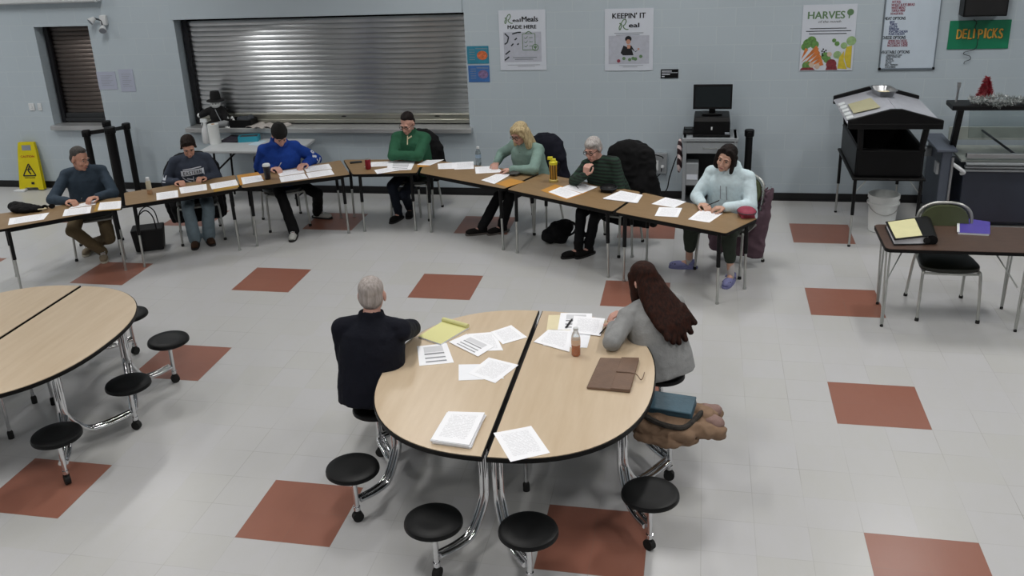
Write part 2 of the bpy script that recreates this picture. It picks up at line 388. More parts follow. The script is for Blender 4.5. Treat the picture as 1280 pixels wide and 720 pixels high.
def add_hand(g, w, d, nrm, side, curl, k=1., thumb=1):
    """palm, four fingers and a thumb; d = pointing direction, nrm = out of the palm, side = +1 left / -1 right"""
    d = V(d).normalized(); nrm = V(nrm); nrm = (nrm - d * nrm.dot(d)).normalized(); x = d.cross(nrm) * side    # x: towards the thumb
    w = V(w)
    for q in (-1.5, -.5, .5, 1.5):
        g.cap(w + x * q * .011 * k, w + d * .082 * k + x * q * .0195 * k, .0145 * k, .0125 * k, 8)
    for q, L in ((1.5, .92), (.5, 1.05), (-.5, 1.), (-1.5, .78)):
        p = w + d * .085 * k + x * q * .0205 * k; dd = (d + x * q * .05).normalized(); r = .0098 * k
        for ln, cu in ((.042, .8), (.027, 1.2), (.021, .8)):
            Q = M.Rotation(R(curl * cu) * side, 3, x * 1.0) if 0 else None
            a = R(curl * cu); dd = (dd * cos(a) + nrm * sin(a)).normalized(); nn = None
            e = p + dd * ln * L * k; g.cap(p, e, r, r * .9, 8); p = e; r *= .92
            nrm2 = (nrm * cos(a) - d * sin(a)); 
    p = w + d * .02 * k + x * .03 * k
    t1 = p + (d * .55 + x * .75 + nrm * .3).normalized() * .038 * k; t2 = t1 + (d * .85 + x * .12 + nrm * .35).normalized() * .032 * k; t3 = t2 + (d * .9 - x * .2 + nrm * .3).normalized() * .026 * k
    g.cap(p, t1, .0145 * k, .0125 * k, 8); g.cap(t1, t2, .0118 * k, .0105 * k, 8); g.cap(t2, t3, .0102 * k, .0088 * k, 8)

def person(label, loc, rot, seat=.45, lean=10, side=0, head=(0, 20, 0), hands=None, feet=None, k=1., bulk=1., tops=None, pants=None, shoe=None, sk=SK_A,
           hair=None, hairm=None, glasses=False, collar='crew', brow='#3a2c22', elbow=(None, None), curl=(45, 45), palms=(None, None), hdir=(None, None), pant_flare=0, twist=0, vox=.0065, cvox=.011,
           legr=1., sock=None, headfwd=.06, crop=0, shoulder=.185, rest=True, knees=(None, None), elb=(None, None)):
    a = R(rot); Q = M.Rotation(a, 3, 'Z'); Qi = Q.transposed(); base = V((loc[0], loc[1], 0))
    def L(p): return Qi @ (V(p) - base)
    root = thing('person', label, 'person', base, a)
    D = V((sin(R(side)), -sin(R(lean)), cos(R(lean)))).normalized()
    P = V((0, 0, seat + .115 * k)); N = P + D * .46 * k
    tw = M.Rotation(R(twist), 3, 'Z')
    xr = tw @ V((1, 0, 0)); xr = (xr - D * xr.dot(D)).normalized(); fr = D.cross(xr) * -1   # front direction
    if fr.y > 0 and abs(twist) < 90: fr = -fr
    bk = -fr
    sh = [N - D * .075 * k + xr * s * shoulder * k for s in (1, -1)]      # left (+x), right
    H = N + D * .085 * k + fr * headfwd + V((0, 0, .055 * k))
    HQ = M.Rotation(R(head[0]), 3, 'Z') @ M.Rotation(R(head[1]), 3, 'X') @ M.Rotation(R(head[2]), 3, 'Y')
    TH = M.Translation(H) @ HQ.to_4x4() @ M.Scale(k, 4)
    wr = []; el = []
    for i, s in enumerate((1, -1)):
        w = L(hands[i])
        if elb[i] is not None:
            e = L(elb[i]); d1 = e - sh[i]; e = sh[i] + d1.normalized() * min(max(d1.length, .235 * k), .335 * k); d2 = w - e; w0 = e + d2.normalized() * min(max(d2.length, .2 * k), .275 * k)
            el.append(e); wr.append(w0); continue
        pole = elbow[i] if elbow[i] else V((s * .55, .35, -.75))
        e, w0 = ik(sh[i], w, .285 * k, .255 * k, pole)
        for _ in range(30):
            if e.z > .765 or not rest: break
            pole = V(pole) + V((0, 0, .12)); e, w0 = ik(sh[i], w, .285 * k, .255 * k, pole)
        el.append(e); wr.append(w0)
    hip = [P + V((s * .088 * k, 0, -.032)) for s in (1, -1)]
    ank = []; knee = []; toe = []
    for i, s in enumerate((1, -1)):
        f = feet[i]; p = L((f[0], f[1], f[3] if len(f) > 3 else 0)) + V((0, 0, .085)); kn, p = ik(hip[i], p, .425 * k, .40 * k, knees[i] if knees[i] else V((s * .12, -1, .75)))
        ank.append(p); knee.append(kn); ta = R(f[2]); toe.append(V((sin(ta), -cos(ta), 0)))
    # body: one continuous surface
    g = G()
    g.ell((0, .015, .03), (.076, .097, .088), T=TH); g.ell((0, -.025, -.03), (.063, .066, .084), T=TH); g.ell((0, -.03, -.078), (.05, .056, .04), T=TH)
    g.ell((0, -.07, -.098), (.024, .02, .018), T=TH); g.cap((0, -.087, .008), (0, -.111, -.034), .008, .0135, 8, T=TH)
    g.ell((0, -.088, -.068), (.025, .013, .012), T=TH)
    for s in (1, -1):
        g.ell((s * .034, -.064, -.036), (.026, .024, .024), T=TH); g.ell((s * .03, -.083, .023), (.027, .013, .009), T=TH)
        g.ell((s * .079, .012, -.012), (.010, .021, .032), T=TH); g.ell((s * .012, -.1, -.037), (.009, .009, .007), T=TH)
    g.cap(TH @ V((0, .022, -.06)), N - D * .03, .053 * k, .06 * k)
    g.loft([(P - D * .04, xr, fr, .12 * k, .09 * k), (P + D * .12 * k, xr, fr, .115 * k, .08 * k), (P + D * .3 * k, xr, fr, .13 * k, .085 * k), (N - D * .06 * k, xr, fr, .13 * k, .07 * k), (N, xr, fr, .07 * k, .06 * k)])
    for i, s in enumerate((1, -1)):
        g.cap(N - D * .05 * k, sh[i], .05 * k, .048 * k); g.cap(sh[i], el[i], .046 * k, .038 * k); g.cap(el[i], wr[i], .038 * k, .026 * k)
        d = hdir[i] if hdir[i] else (wr[i] - el[i]); pn = palms[i] if palms[i] else V((0, 0, -1))
        add_hand(g, wr[i], d, pn, s, curl[i], k)
        g.cap(hip[i], knee[i], .075 * k, .05 * k); g.cap(knee[i], ank[i], .046 * k, .032 * k)
        g.cap(ank[i] - V((0, 0, .02)), ank[i] + toe[i] * .13 - V((0, 0, .05)), .03, .022)
    link_mesh('body', remesh(g, vox, 2, .4), sk, root, smooth=180)
    # face
    for s in (1, -1):
        e = G(); e.ell((s * .031, -.0825, .003), (.0115, .008, .0062), T=TH); eo = e.obj('eye', EYEW, root)
        e = G(); e.ell((s * .031, -.0895, .002), (.006, .004, .0062), T=TH); e.obj('iris', IRIS, eo)
        e = G(); e.tube([(s * .012, -.098, .024), (s * .03, -.0985, .030), (s * .048, -.088, .024)], [.003, .0042, .0025], 6, T=TH); e.obj('eyebrow', mat('brow', brow, .8), root)
    e = G(); e.ell((0, -.0945, -.069), (.021, .008, .0075), T=TH); e.obj('lips', LIPS, root)
    # upper garment
    b = bulk; bd = .5 + .5 * b; g = G(); tp = tops
    tb = (P + D * .1)
    g.loft([(P - D * .07 * k, xr, fr, .178 * k * b, .14 * k * bd), (P + D * .03 * k, xr, fr, .18 * k * b, .142 * k * bd), (P + D * .16 * k, xr, fr, .172 * k * b, .132 * k * bd), (P + D * .28 * k, xr, fr, .182 * k * (.3 + .7 * b), .128 * k * bd),
            (P + D * .37 * k, xr, fr, .165 * k * (.5 + .5 * b), .112 * k * bd), (P + D * .43 * k, xr, fr, .115 * k * (.6 + .4 * b), .085 * k), (N + D * .01, xr, fr, .072 * k, .068 * k)], 24)
    for i, s in enumerate((1, -1)):
        g.cap(N - D * .025 * k + xr * s * .045, sh[i] + D * .012, .052 * k, .058 * k * (.6 + .4 * b)); g.cap(sh[i] - D * .005, el[i], .062 * k * (.55 + .45 * b), .054 * k * (.4 + .6 * b)); g.cap(el[i], el[i].lerp(wr[i], .93), .055 * k * (.4 + .6 * b), .04 * k * (.5 + .5 * b))
    if collar == 'hood':
        for t in range(-60, 241, 20):
            c = N + (xr * cos(R(t)) * .082 + bk * sin(R(t)) * .075) * k + D * (.012 + (.02 if 30 < t < 150 else 0)); g.ell(c, .03 * k, n=8, m=5)
        g.ell(N + bk * .09 * k - D * .04, (.085 * k, .05 * k, .07 * k))
    if collar in ('stand', 'zip'):
        for t in range(-65, 246, 15):
            c = N + (xr * cos(R(t)) * .068 + bk * sin(R(t)) * .066) * k; g.cap(c - D * .01, c + D * .045, .013, .010, 6)
    tm = remesh(g, cvox, 4, .5, .0055, 9, seed=hash(label) % 17)
    top = link_mesh(tp[0], tm, tp[1], root, smooth=180)
    # trousers
    g = G(); g.ell(P - V((0, -.0, .012)), (.172 * k * (.5 + .5 * b), .145 * k, .088 * k))
    for i in range(2):
        cut = ank[i].lerp(knee[i], crop if crop else 0) + V((0, 0, .0 if crop else -.01))
        g.cap(hip[i], knee[i], .080 * k * legr, .064 * k * legr); g.cap(knee[i], cut, .066 * k * legr, (.047 + pant_flare) * k * legr)
    link_mesh(pants[0], remesh(g, cvox, 4, .5, .006, 8, seed=3), pants[1], root, smooth=180)
    for i in range(2):
        s = (1, -1)[i]; d = toe[i]; x = V((-d.y, d.x, 0)); o = ank[i] - V((0, 0, .085)); g = G()
        g.ell(o + V((0, 0, .05)) - d * .02, (.038, .042, .05), Q=M((x, d, V((0, 0, 1)))).transposed()); g.ell(o + d * .1 + V((0, 0, .038)), (.046, .095, .036), Q=M((x, d, V((0, 0, 1)))).transposed())
        if shoe[0] != 'clog': g.cap(o + V((0, 0, .05)), o + V((0, 0, .105 if shoe[0] != 'boot' else .15)), .04, .043 if shoe[0] != 'boot' else .05)
        g.box(o + d * .055 + V((0, 0, .012)), (.075, .22, .022), rz=atan2(-d.x, d.y))
        so = link_mesh({'clog': 'clog', 'boot': 'boot'}.get(shoe[0], 'shoe'), remesh(g, .008, 3), shoe[1], root, smooth=180)
        g = G(); g.loft([(o + d * .055 + V((0, 0, z)), x, d, .047, .142) for z in (.001, .02)], 20, e=2.8); g.obj('sole', shoe[2], so)
        if shoe[0] == 'sneaker':
            for q in range(4):
                c = o + d * (.05 + .022 * q) + V((0, 0, .088 - .009 * q)); e = G(); e.tube([c - x * .026, c + V((0, 0, .008)), c + x * .026], .004, 5); e.obj('lace', MT['white'] if q else MT['white'], so)
        if shoe[0] == 'clog':
            g = G(); g.tube([o + x * .045 + V((0, 0, .05)), o + x * .03 - d * .05 + V((0, 0, .075)), o - d * .065 + V((0, 0, .08)), o - x * .03 - d * .05 + V((0, 0, .075)), o - x * .045 + V((0, 0, .05))], .009, 6); g.obj('heel_strap', shoe[1], so)
            for q in range(6):
                t = R(-60 + 24 * q); e = G(); e.ell(o + d * (.10 + .068 * cos(t)) + x * .04 * sin(t) + V((0, 0, .052)), .007, n=8, m=5); e.obj('vent_hole', MT['black'], so)
        if sock:
            g = G(); g.cap(o + V((0, 0, .06)), o + V((0, 0, .15)) + (knee[i] - ank[i]).normalized() * .02, .037, .036); g.obj('sock', sock, root)
    # hair
    if hair:
        g = G(); st = hair; amp = .004
        def E(c, r): g.ell(c, r, T=TH)
        if st == 'short':
            E((0, .031, .056), (.0795, .092, .076)); E((0, .05, .0), (.078, .066, .075)); E((0, -.01, .1), (.05, .06, .028))
        elif st == 'crop':
            E((0, .03, .045), (.0795, .091, .080)); E((0, .05, -.005), (.077, .066, .078)); amp = .002
        elif st == 'tied':
            E((0, .023, .052), (.084, .098, .079)); E((0, .045, .0), (.087, .07, .085)); [(g.cap((q * .02, -.055, .1), (q * .074, -.03, .045), .013, .012, T=TH), g.cap((q * .074, -.03, .045), (q * .082, .0, -.03), .012, .012, T=TH)) for q in (1, -1)]; E((0, .115, -.03), (.03, .03, .035)); g.cap((0, .125, -.03), (0, .13, -.2), .026, .014, T=TH)
        elif st == 'bob':
            E((0, .02, .048), (.088, .102, .084)); E((0, .055, -.02), (.092, .07, .11)); E((.02, -.045, .085), (.065, .05, .032))
            for s in (1, -1): g.cap((s * .078, -.008, .05), (s * .096, -.02, -.15), .034, .042, T=TH); g.cap((s * .06, .05, .0), (s * .085, .045, -.165), .05, .046, T=TH); g.cap((s * .05, -.06, .075), (s * .083, -.052, .0), .02, .017, T=TH)
            g.cap((0, .07, -.05), (0, .075, -.125), .05, .045, T=TH)
        elif st == 'darkbob':
            E((0, .024, .05), (.085, .1, .081)); E((0, .055, -.03), (.086, .064, .11))
            for s in (1, -1): g.cap((s * .03, -.05, .1), (s * .074, -.03, .06), .017, .017, T=TH); g.cap((s * .074, -.03, .06), (s * .084, -.022, -.03), .018, .02, T=TH); g.cap((s * .084, -.022, -.03), (s * .082, -.02, -.115 if s > 0 else -.09), .02, .022, T=TH); g.cap((s * .06, .04, .0), (s * .072, .035, -.12), .04, .034, T=TH)
        elif st == 'grey':
            E((0, .022, .05), (.085, .1, .082)); E((0, .05, .0), (.083, .068, .085)); E((.02, -.05, .085), (.062, .045, .032))
            for s in (1, -1): g.cap((s * .074, -.005, .055), (s * .08, .0, -.01), .018, .016, T=TH)
        elif st == 'long':
            E((0, .02, .046), (.087, .101, .086)); E((0, .06, -.02), (.092, .068, .12))
            for s in (1, -1): g.cap((s * .07, -.02, .05), (s * .082, -.01, -.13), .03, .034, T=TH)
            Tv = [TH @ V(p) for p in ((0, .055, .02), (0, .085, -.08), (-.005, .14, -.18), (-.015, .205, -.29), (-.02, .24, -.37))]
            hx = (TH.to_3x3() @ V((1, 0, 0))).normalized(); hy = (TH.to_3x3() @ V((0, 1, 0))).normalized()
            g.loft([(c, hx, hy, rx, ry) for c, rx, ry in zip(Tv, (.09, .115, .145, .15, .11), (.06, .07, .06, .045, .02))], 24)
            for x1, z1 in ((.10, -.36), (.06, -.40), (.01, -.42), (-.05, -.42), (-.11, -.39), (-.16, -.34)): g.cap((x1 * .75 - .01, .18, -.24), (x1, .25, z1), .045, .02, T=TH)
        hm = remesh(g, .008, 4, .5, amp * .6, 22)
        link_mesh('hair', hm, hairm, root, smooth=180)
    if glasses:
        g = G()
        for s in (1, -1):
            g.tube([(s * .033 + .024 * cos(t), -.104, .002 + .017 * sin(t)) for t in [2 * pi * q / 14 for q in range(14)]], .0028, 5, True, T=TH)
            g.tube([(s * .057, -.103, .006), (s * .074, -.07, .006), (s * .082, .01, .002)], .0025, 5, T=TH)
        g.tube([(-.01, -.105, .004), (0, -.108, .007), (.01, -.105, .004)], .0025, 5, T=TH); g.obj('glasses', MT['black'] if glasses is True else glasses, root)
    return dict(root=root, top=top, bvh=BVHTree.FromObject(top, bpy.context.evaluated_depsgraph_get()), N=N, D=D, P=P, xr=xr, fr=fr, TH=TH, wr=wr, el=el, sh=sh, k=k, L=L, Q=Q, base=base)
def decal(pr, name, m, geo, centre, off=.004, dirn=None):
    """print on cloth: geo lies in (x right as seen by a viewer, z up); dropped onto the garment along the front direction"""
    f = dirn if dirn else pr['fr']; x = V((0, 0, 1)).cross(-f) * -1; x = (-f).cross(V((0, 0, 1))); up = V((0, 0, 1)); x = up.cross(f).normalized()
    vs = []; ref = pr['bvh'].ray_cast(V(centre) + f * .4, -f)[0]
    for p in geo.v:
        o = V(centre) + x * p.x + up * p.z + f * .4
        h, nn, _, _ = pr['bvh'].ray_cast(o, -f)
        if ref is not None and h:
            for _ in range(4):
                if h is None or (h - ref).dot(f) < .05: break
                h, nn, _, _ = pr['bvh'].ray_cast(h - f * .01, -f)
            if h and (h - ref).dot(f) < -.09: h = None
        if not h and ref is not None: h = o + f * ((ref - o).dot(f))
        vs.append((h if h else V(centre) + x * p.x + up * p.z) + f * off)
    me = bpy.data.meshes.new(name); me.from_pydata([tuple(v) for v in vs], [], geo.f); me.update(); me.materials.append(m if not isinstance(m, str) else MT[m])
    o = bpy.data.objects.new(name, me); COL.objects.link(o); o.parent = pr['top']; return o
# ------------------------------------------------------------------ room
XL, XR, YB, ZC = -14., 7., -15., 4.1
g = G(); g.box(((XL + XR) / 2, (YB + WALL) / 2, -.05), (XR - XL + .4, WALL - YB + .4 + .6, .1)); struct(g.obj('floor', 'floor', smooth=0))
g = G(); g.box(((XL + XR) / 2, (YB + WALL) / 2, ZC + .05), (XR - XL + .4, WALL - YB + .4 + .6, .1)); struct(g.obj('ceiling', 'ceil', smooth=0))
# back wall with two counter openings
O1 = (wl(217, 27).x, wl(583, 80).x, .86, wl(400, 20).z); O2 = (wl(42, 34).x, wl(119, 90).x + .02, .88, wl(80, 33).z)
TH_ = .32
g = G()
def wbox(x0, x1, z0, z1): g.box(((x0 + x1) / 2, WALL + TH_ / 2, (z0 + z1) / 2), (x1 - x0, TH_, z1 - z0))
wbox(XL, O2[0], 0, ZC); wbox(O2[1], O1[0], 0, ZC); wbox(O1[1], XR, 0, ZC)
for o in (O1, O2): wbox(o[0], o[1], 0, o[2]); wbox(o[0], o[1], o[3], ZC)
struct(g.obj('wall_back', 'wall', smooth=0))
for nm, c, d in (('wall_left', (XL - .1, (YB + WALL) / 2, ZC / 2), (.2, WALL - YB + .6, ZC)), ('wall_right', (XR + .1, (YB + WALL) / 2, ZC / 2), (.2, WALL - YB + .6, ZC)), ('wall_front', ((XL + XR) / 2, YB - .1, ZC / 2), (XR - XL, .2, ZC))):
    g = G(); g.box(c, d); struct(g.obj(nm, 'wall', smooth=0))
g = G(); g.box(((XL + XR) / 2, WALL + TH_ + .03, 2), (XR - XL, .04, 4)); struct(g.obj('wall_behind_shutters', 'black', smooth=0))
g = G(); g.prism([(XL, WALL), (XL, WALL - .012), (XR, WALL - .012), (XR, WALL)], 0, .092); g.prism([(XL, WALL - .012), (XL, WALL - .022), (XR, WALL - .022), (XR, WALL - .012)], 0, .012)
struct(g.obj('baseboard_back', 'black_base', smooth=0))
# painted header over the large shutter
hx0, hx1 = wl(214, 20).x, wl(578, 10).x
g = G(); g.box(((hx0 + hx1) / 2, WALL - .012, (O1[3] + 2.75) / 2), (hx1 - hx0, .024, 2.75 - O1[3])); struct(g.obj('trim_1', 'soff', smooth=0, bevel=.004))
# counter ledges under the shutters
def ledge(nm, x0, x1, z, out):
    g = G(); g.box(((x0 + x1) / 2, WALL + (.30 - out) / 2, z - .03), (x1 - x0, .30 + out, .06)); return g.obj(nm, 'sill', smooth=0, bevel=.006)
struct(ledge('trim_2', wl(236, 160).x, wl(591, 158).x, .875, .10)); struct(ledge('trim_3', wl(67, 160).x, wl(133, 158).x, .895, .07))
def shutter(label, x0, x1, z0, z1, m, pitch, mrail):
    y = WALL + .185; t = thing('roll_up_shutter', label, 'shutter', ((x0 + x1) / 2, y, z0)); w = x1 - x0
    n = int((z1 - z0 - .13) / pitch); g = G(); prof = []
    for i in range(n):
        zb = .13 + i * pitch
        for q in range(7):
            a = q / 6; prof.append((-.006 * (1 - (2 * a - 1) ** 2), zb + a * pitch * .85))
        prof.append((.016, zb + pitch * .87)); prof.append((.016, zb + pitch * .975))
    for (ya, za), (yb, zb) in zip(prof, prof[1:]):
        pass
    vs = []; fs = []
    for ya, za in prof: vs += [(-w / 2 + .05, ya, za), (w / 2 - .03, ya, za)]
    for i in range(len(prof) - 1): fs.append((2 * i, 2 * i + 1, 2 * i + 3, 2 * i + 2))
    b0 = len(vs)
    vs += [(-w / 2 + .05, .03, prof[0][1]), (w / 2 - .03, .03, prof[0][1]), (-w / 2 + .05, .03, prof[-1][1]), (w / 2 - .03, .03, prof[-1][1])]
    fs += [(b0, b0 + 1, b0 + 3, b0 + 2), (0, 1, b0 + 1, b0), (2 * len(prof) - 2, 2 * len(prof) - 1, b0 + 3, b0 + 2)]
    g.add(vs, fs); c = g.obj('slat_curtain', m, t, smooth=50); L = c.data.uv_layers.new(name='UVMap')
    for lp in c.data.loops: co = c.data.vertices[lp.vertex_index].co; L.data[lp.index].uv = (co.z, co.x)
    g = G(); g.box((.01, -.005, .098), (w - .09, .04, .062)); g.box((.01, -.018, .04), (w - .09, .05, .05)); plab(g.obj('bottom_bar', mrail, t, bevel=.006), 'plain bottom bar of the shutter')
    for s in (-1, 1):
        g = G()
        if s < 0: g.box((-w / 2 + .03, -.02, (z1 - z0) / 2), (.06, .06, z1 - z0))
        else: g.box((w / 2 - .015, -.02, (z1 - z0) / 2), (.03, .06, z1 - z0))
        g.obj('guide_rail', 'rail', t, smooth=0, bevel=.004)
    if w > 2:
        for fx in (-.33, .05, .38):
            g = G(); g.ell((w * fx, -.028, .1), (.035, .008, .008)); g.obj('bar_handle', 'black', t)
    return t
shutter('wide closed steel roll-up shutter above the counter', O1[0] + .03, O1[1], .875, O1[3], 'shut', .0635, 'bar')
shutter('narrow dark bronze roll-up shutter at the left end of the wall', O2[0] + .03, O2[1], .895, O2[3], 'shut2', .058, 'cartd')

# ceiling lights
LAMPM = emis('lit_diffuser', '#fffaf4', 6.)
def troffer(x, y, first, tx):
    t = thing('ceiling_light', 'narrow recessed ceiling light ' + tx, 'ceiling light', (x, y, ZC), 0, 'ceiling lights')
    g = G()
    for c, d in (((.175, 0, -.02), (.05, 1.3, .06)), ((-.175, 0, -.02), (.05, 1.3, .06)), ((0, .625, -.02), (.3, .05, .06)), ((0, -.625, -.02), (.3, .05, .06))): g.box(c, d)
    g.obj('frame', 'whitebox', t, smooth=0)
    g = G(); g.box((0, 0, -.005), (.30, 1.2, .006)); g.obj('diffuser', LAMPM, t, smooth=0)
    ld = bpy.data.lights.new('lamp', 'AREA'); ld.shape = 'RECTANGLE'; ld.size = .28; ld.size_y = 1.18; ld.energy = LP; ld.color = (1., .985, .965); ld.spread = R(150)
    lo = bpy.data.objects.new('lamp', ld); COL.objects.link(lo); lo.location = (0, 0, -.03); lo.parent = t
LP = 74
k = 0
for y, xs in ((-.95, (-13.4, -10.8, -7.8, -4.0, -1.3, 1.3, 4.)), (-4.1, (-11.5, -8.4, -3.2, .2, 3.3)), (-7.3, (-11.6, -8.6, -5.6, -2.6, .4, 3.4)), (-10.5, (-8.6, -4.6, -.6, 3.4))):  # leftmost lights in first and third rows added to brighten the wall's left end
    for x in xs:
        troffer(x, y, k == 0, 'overhead'); k += 1

# ------------------------------------------------------------------ on the wall
YW = WALL - .002
def plate(name, label, cat, px, m, th=.006, group=None, ext=None):
    """flat sheet on the wall through four photo corners TL TR BR BL"""
    q = [wl(*p) for p in px]; z0 = (q[2].z + q[3].z) / 2; z1 = (q[0].z + q[1].z) / 2; x0 = (q[0].x + q[3].x) / 2; x1 = (q[1].x + q[2].x) / 2
    g = G(); g.box((0, -th / 2, (z1 - z0) / 2), (x1 - x0, th, z1 - z0)); o = g.obj(name, m, smooth=0); o.location = ((x0 + x1) / 2, YW, z0)
    tag(o, label, cat, group)
    return o, x1 - x0, z1 - z0, th
def pl_T(th): return M.Translation((0, -th - .0012, 0))
def flat(g, poly, T):
    y = -.00004 * (len(g.f) % 40); g.add([(x, y, z) for x, z in poly], [tuple(range(len(poly)))], T)
def circ(cx, cz, r, n=16, sx=1.): return [(cx + r * sx * cos(2 * pi * i / n), cz + r * sin(2 * pi * i / n)) for i in range(n)]
def strip(g, pts, w, T):
    for (a, b), (c, d) in zip(pts, pts[1:]):
        L = sqrt((c - a) ** 2 + (d - b) ** 2) or 1; nx, nz = -(d - b) / L * w / 2, (c - a) / L * w / 2
        flat(g, [(a - nx, b - nz), (c - nx, d - nz), (c + nx, d + nz), (a + nx, b + nz)], T)
def script_R(g, x, z, s, T):
    pts = [(-.05, .62), (.1, .66), (.22, .5), (.1, .02), (-.03, -.05), (-.06, .2), (.1, .55), (.4, 1.02), (.62, 1.1), (.72, .85), (.55, .5), (.35, .38), (.5, .1), (.75, -.02), (.95, .0)]
    strip(g, [(x + a * s, z + b * s) for a, b in pts], .1 * s, T)
# poster one
o, w, h, th = plate('wall_poster', 'white poster with a clipboard checklist drawing, right of the wide shutter', 'poster', [(622, 13), (681, 12), (684, 87), (627, 88)], 'poster')
T = pl_T(th)
g = G(); flat(g, [(-w * .41, h * .14), (w * .4, h * .14), (w * .4, h * .64), (-w * .41, h * .64)], T); g.obj('photo_area', 'photo', o, smooth=0)
T = pl_T(th + .001)
g = G(); fit_text(g, 'eal', -w * .2, -w * .03, h * .81, h * .055, T, .05); fit_text(g, 'Meals', 0, w * .34, h * .81, h * .085, T, .05); fit_text(g, 'MADE HERE', -w * .31, w * .3, h * .695, h * .06, T, .05); g.obj('lettering', 'ink', o, smooth=0)
g = G(); script_R(g, -w * .36, h * .79, h * .135, T)
c0 = w * .0; strip(g, [(c0, h * .34), (c0, h * .61), (w * .27, h * .61), (w * .27, h * .34), (c0, h * .34)], .007, T); strip(g, [(w * .06, h * .61), (w * .12, h * .645), (w * .15, h * .645), (w * .21, h * .61)], .01, T)
for q in range(3):
    z = h * (.545 - .07 * q); strip(g, [(w * .04, z), (w * .07, z - .012), (w * .11, z + .015)], .006, T); strip(g, [(w * .14, z), (w * .22, z)], .006, T)
cc = circ(w * .27, h * .38, .036); strip(g, cc + cc[:1], .009, T); flat(g, [(w * .27, h * .352), (w * .31, h * .39), (w * .29, h * .405), (w * .27, h * .392), (w * .25, h * .405), (w * .23, h * .39)], T); g.obj('green_line_art', 'inkg', o, smooth=0)
g = G()
for a in ([(-.38, .62), (-.30, .56), (-.33, .47), (-.39, .44)], [(-.22, .61), (-.1, .635), (-.03, .635)], [(-.17, .51), (-.12, .54)], [(-.25, .41), (-.2, .45)], [(-.12, .43), (-.08, .45)], [(-.38, .27), (-.28, .33)], [(-.4, .17), (-.3, .23)]): strip(g, [(x * w, z * h) for x, z in a], .016, T)
g.obj('dark_shapes', 'inkd', o, smooth=0)
g = G()
for z, a, b in ((.215, -.22, .3), (.185, -.18, .22), (.09, -.34, .36), (.065, -.12, .25)): strip(g, [(a * w, z * h), (b * w, z * h)], .011 if z > .1 else .004, T)
g.obj('small_print', 'inkgray', o, smooth=0)
# poster two
o, w, h, th = plate('wall_poster', 'white poster with a photo of a person in dark clothes behind vegetables', 'poster', [(755, 11), (816, 10), (817, 88), (757, 88)], 'poster')
T = pl_T(th)
g = G(); flat(g, [(-w * .42, h * .11), (w * .42, h * .11), (w * .42, h * .57), (-w * .42, h * .57)], T); g.obj('photo_area', 'photo', o, smooth=0)
T = pl_T(th + .001)
g = G(); fit_text(g, "KEEPIN' IT", -w * .34, w * .34, h * .845, h * .085, T, .04); fit_text(g, 'eal', 0, w * .21, h * .70, h * .07, T, .06); g.obj('lettering', 'ink', o, smooth=0)
g = G(); script_R(g, -w * .19, h * .67, h * .15, T); g.obj('green_line_art', 'inkg', o, smooth=0)
g = G()
for z, a, b in ((.61, -.3, .3), (.58, -.27, .22), (.085, -.2, .3), (.06, -.12, .18)): strip(g, [(a * w, z * h), (b * w, z * h)], .007 if z > .1 else .004, T)
g.obj('small_print', 'inkgray', o, smooth=0)
g = G(); flat(g, [(-.12 * w, .25 * h), (.1 * w, .25 * h), (.06 * w, .35 * h), (.14 * w, .30 * h), (.2 * w, .34 * h), (.13 * w, .31 * h), (.05 * w, .41 * h), (-.02 * w, .38 * h), (-.11 * w, .41 * h), (-.17 * w, .29 * h)], T); flat(g, circ(-.01 * w, .515 * h, .034, sx=1.1), T); g.obj('dark_figure', 'ink', o, smooth=0)
T = pl_T(th + .002)
g = G(); flat(g, circ(-.01 * w, .47 * h, .028, sx=.9), T); flat(g, [(-.03 * w, .36 * h), (.03 * w, .36 * h), (.04 * w, .42 * h), (-.04 * w, .42 * h)], T); flat(g, circ(.2 * w, .35 * h, .012), T); g.obj('face_shape', SK_B, o, smooth=0)
g = G(); flat(g, circ(-.21 * w, .16 * h, .02), T); g.obj('red_vegetable', 'inkr', o, smooth=0)
g = G()
for x, z in ((-.1, .2), (.02, .18), (.09, .2), (.14, .19), (.25, .23)): flat(g, circ(x * w, z * h, .019), T)
g.obj('green_vegetables', 'inkg', o, smooth=0)
# harvest poster
o, w, h, th = plate('wall_poster', 'white produce poster with painted carrots and bananas, left of the whiteboard', 'poster', [(1003, 6), (1071, 5), (1066, 88), (1000, 88)], 'poster')
T = pl_T(th)
g = G(); fit_text(g, 'HARVES', -w * .40, w * .28, h * .79, h * .11, T, .04); strip(g, [(w * .36, h * .79), (w * .37, h * .86)], .012, T); flat(g, circ(w * .38, h * .88, .035), T); g.obj('green_lettering', 'inkg', o, smooth=0)
g = G(); fit_text(g, 'of the month', -w * .2, w * .22, h * .73, h * .035, T, .01, .25)
for z, a, b in ((.645, -.35, .33), (.605, -.42, .42), (.565, -.36, .34)): strip(g, [(a * w, z * h), (b * w, z * h)], .008, T)
g.obj('small_print', 'inkd', o, smooth=0)
def prints(o, name, m, polys, T):
    g = G()
    for p in polys: flat(g, p, T)
    return g.obj(name, m, o, smooth=0)
OR = mat('carrot_print', '#c8753a', .5, var=.2, vscale=30); YE = mat('banana_print', '#c9b53a', .5, var=.12, vscale=20); GR = mat('leaf_print', '#5f8a4a', .5, var=.35, vscale=40); LG = mat('pale_green_print', '#8fae7c', .5, var=.2, vscale=30); RD = mat('red_print', '#7a2f35', .5, var=.4, vscale=40); CRM = mat('onion_print', '#cdb6a4', .5, var=.1)
def cone(x0, z0, x1, z1, r): 
    d = V((x1 - x0, z1 - z0, 0)).normalized(); n = V((-d.y, d.x, 0)); return [(x0 * w + n.x * r, z0 * h + n.y * r), (x0 * w - n.x * r, z0 * h - n.y * r), (x1 * w, z1 * h)]
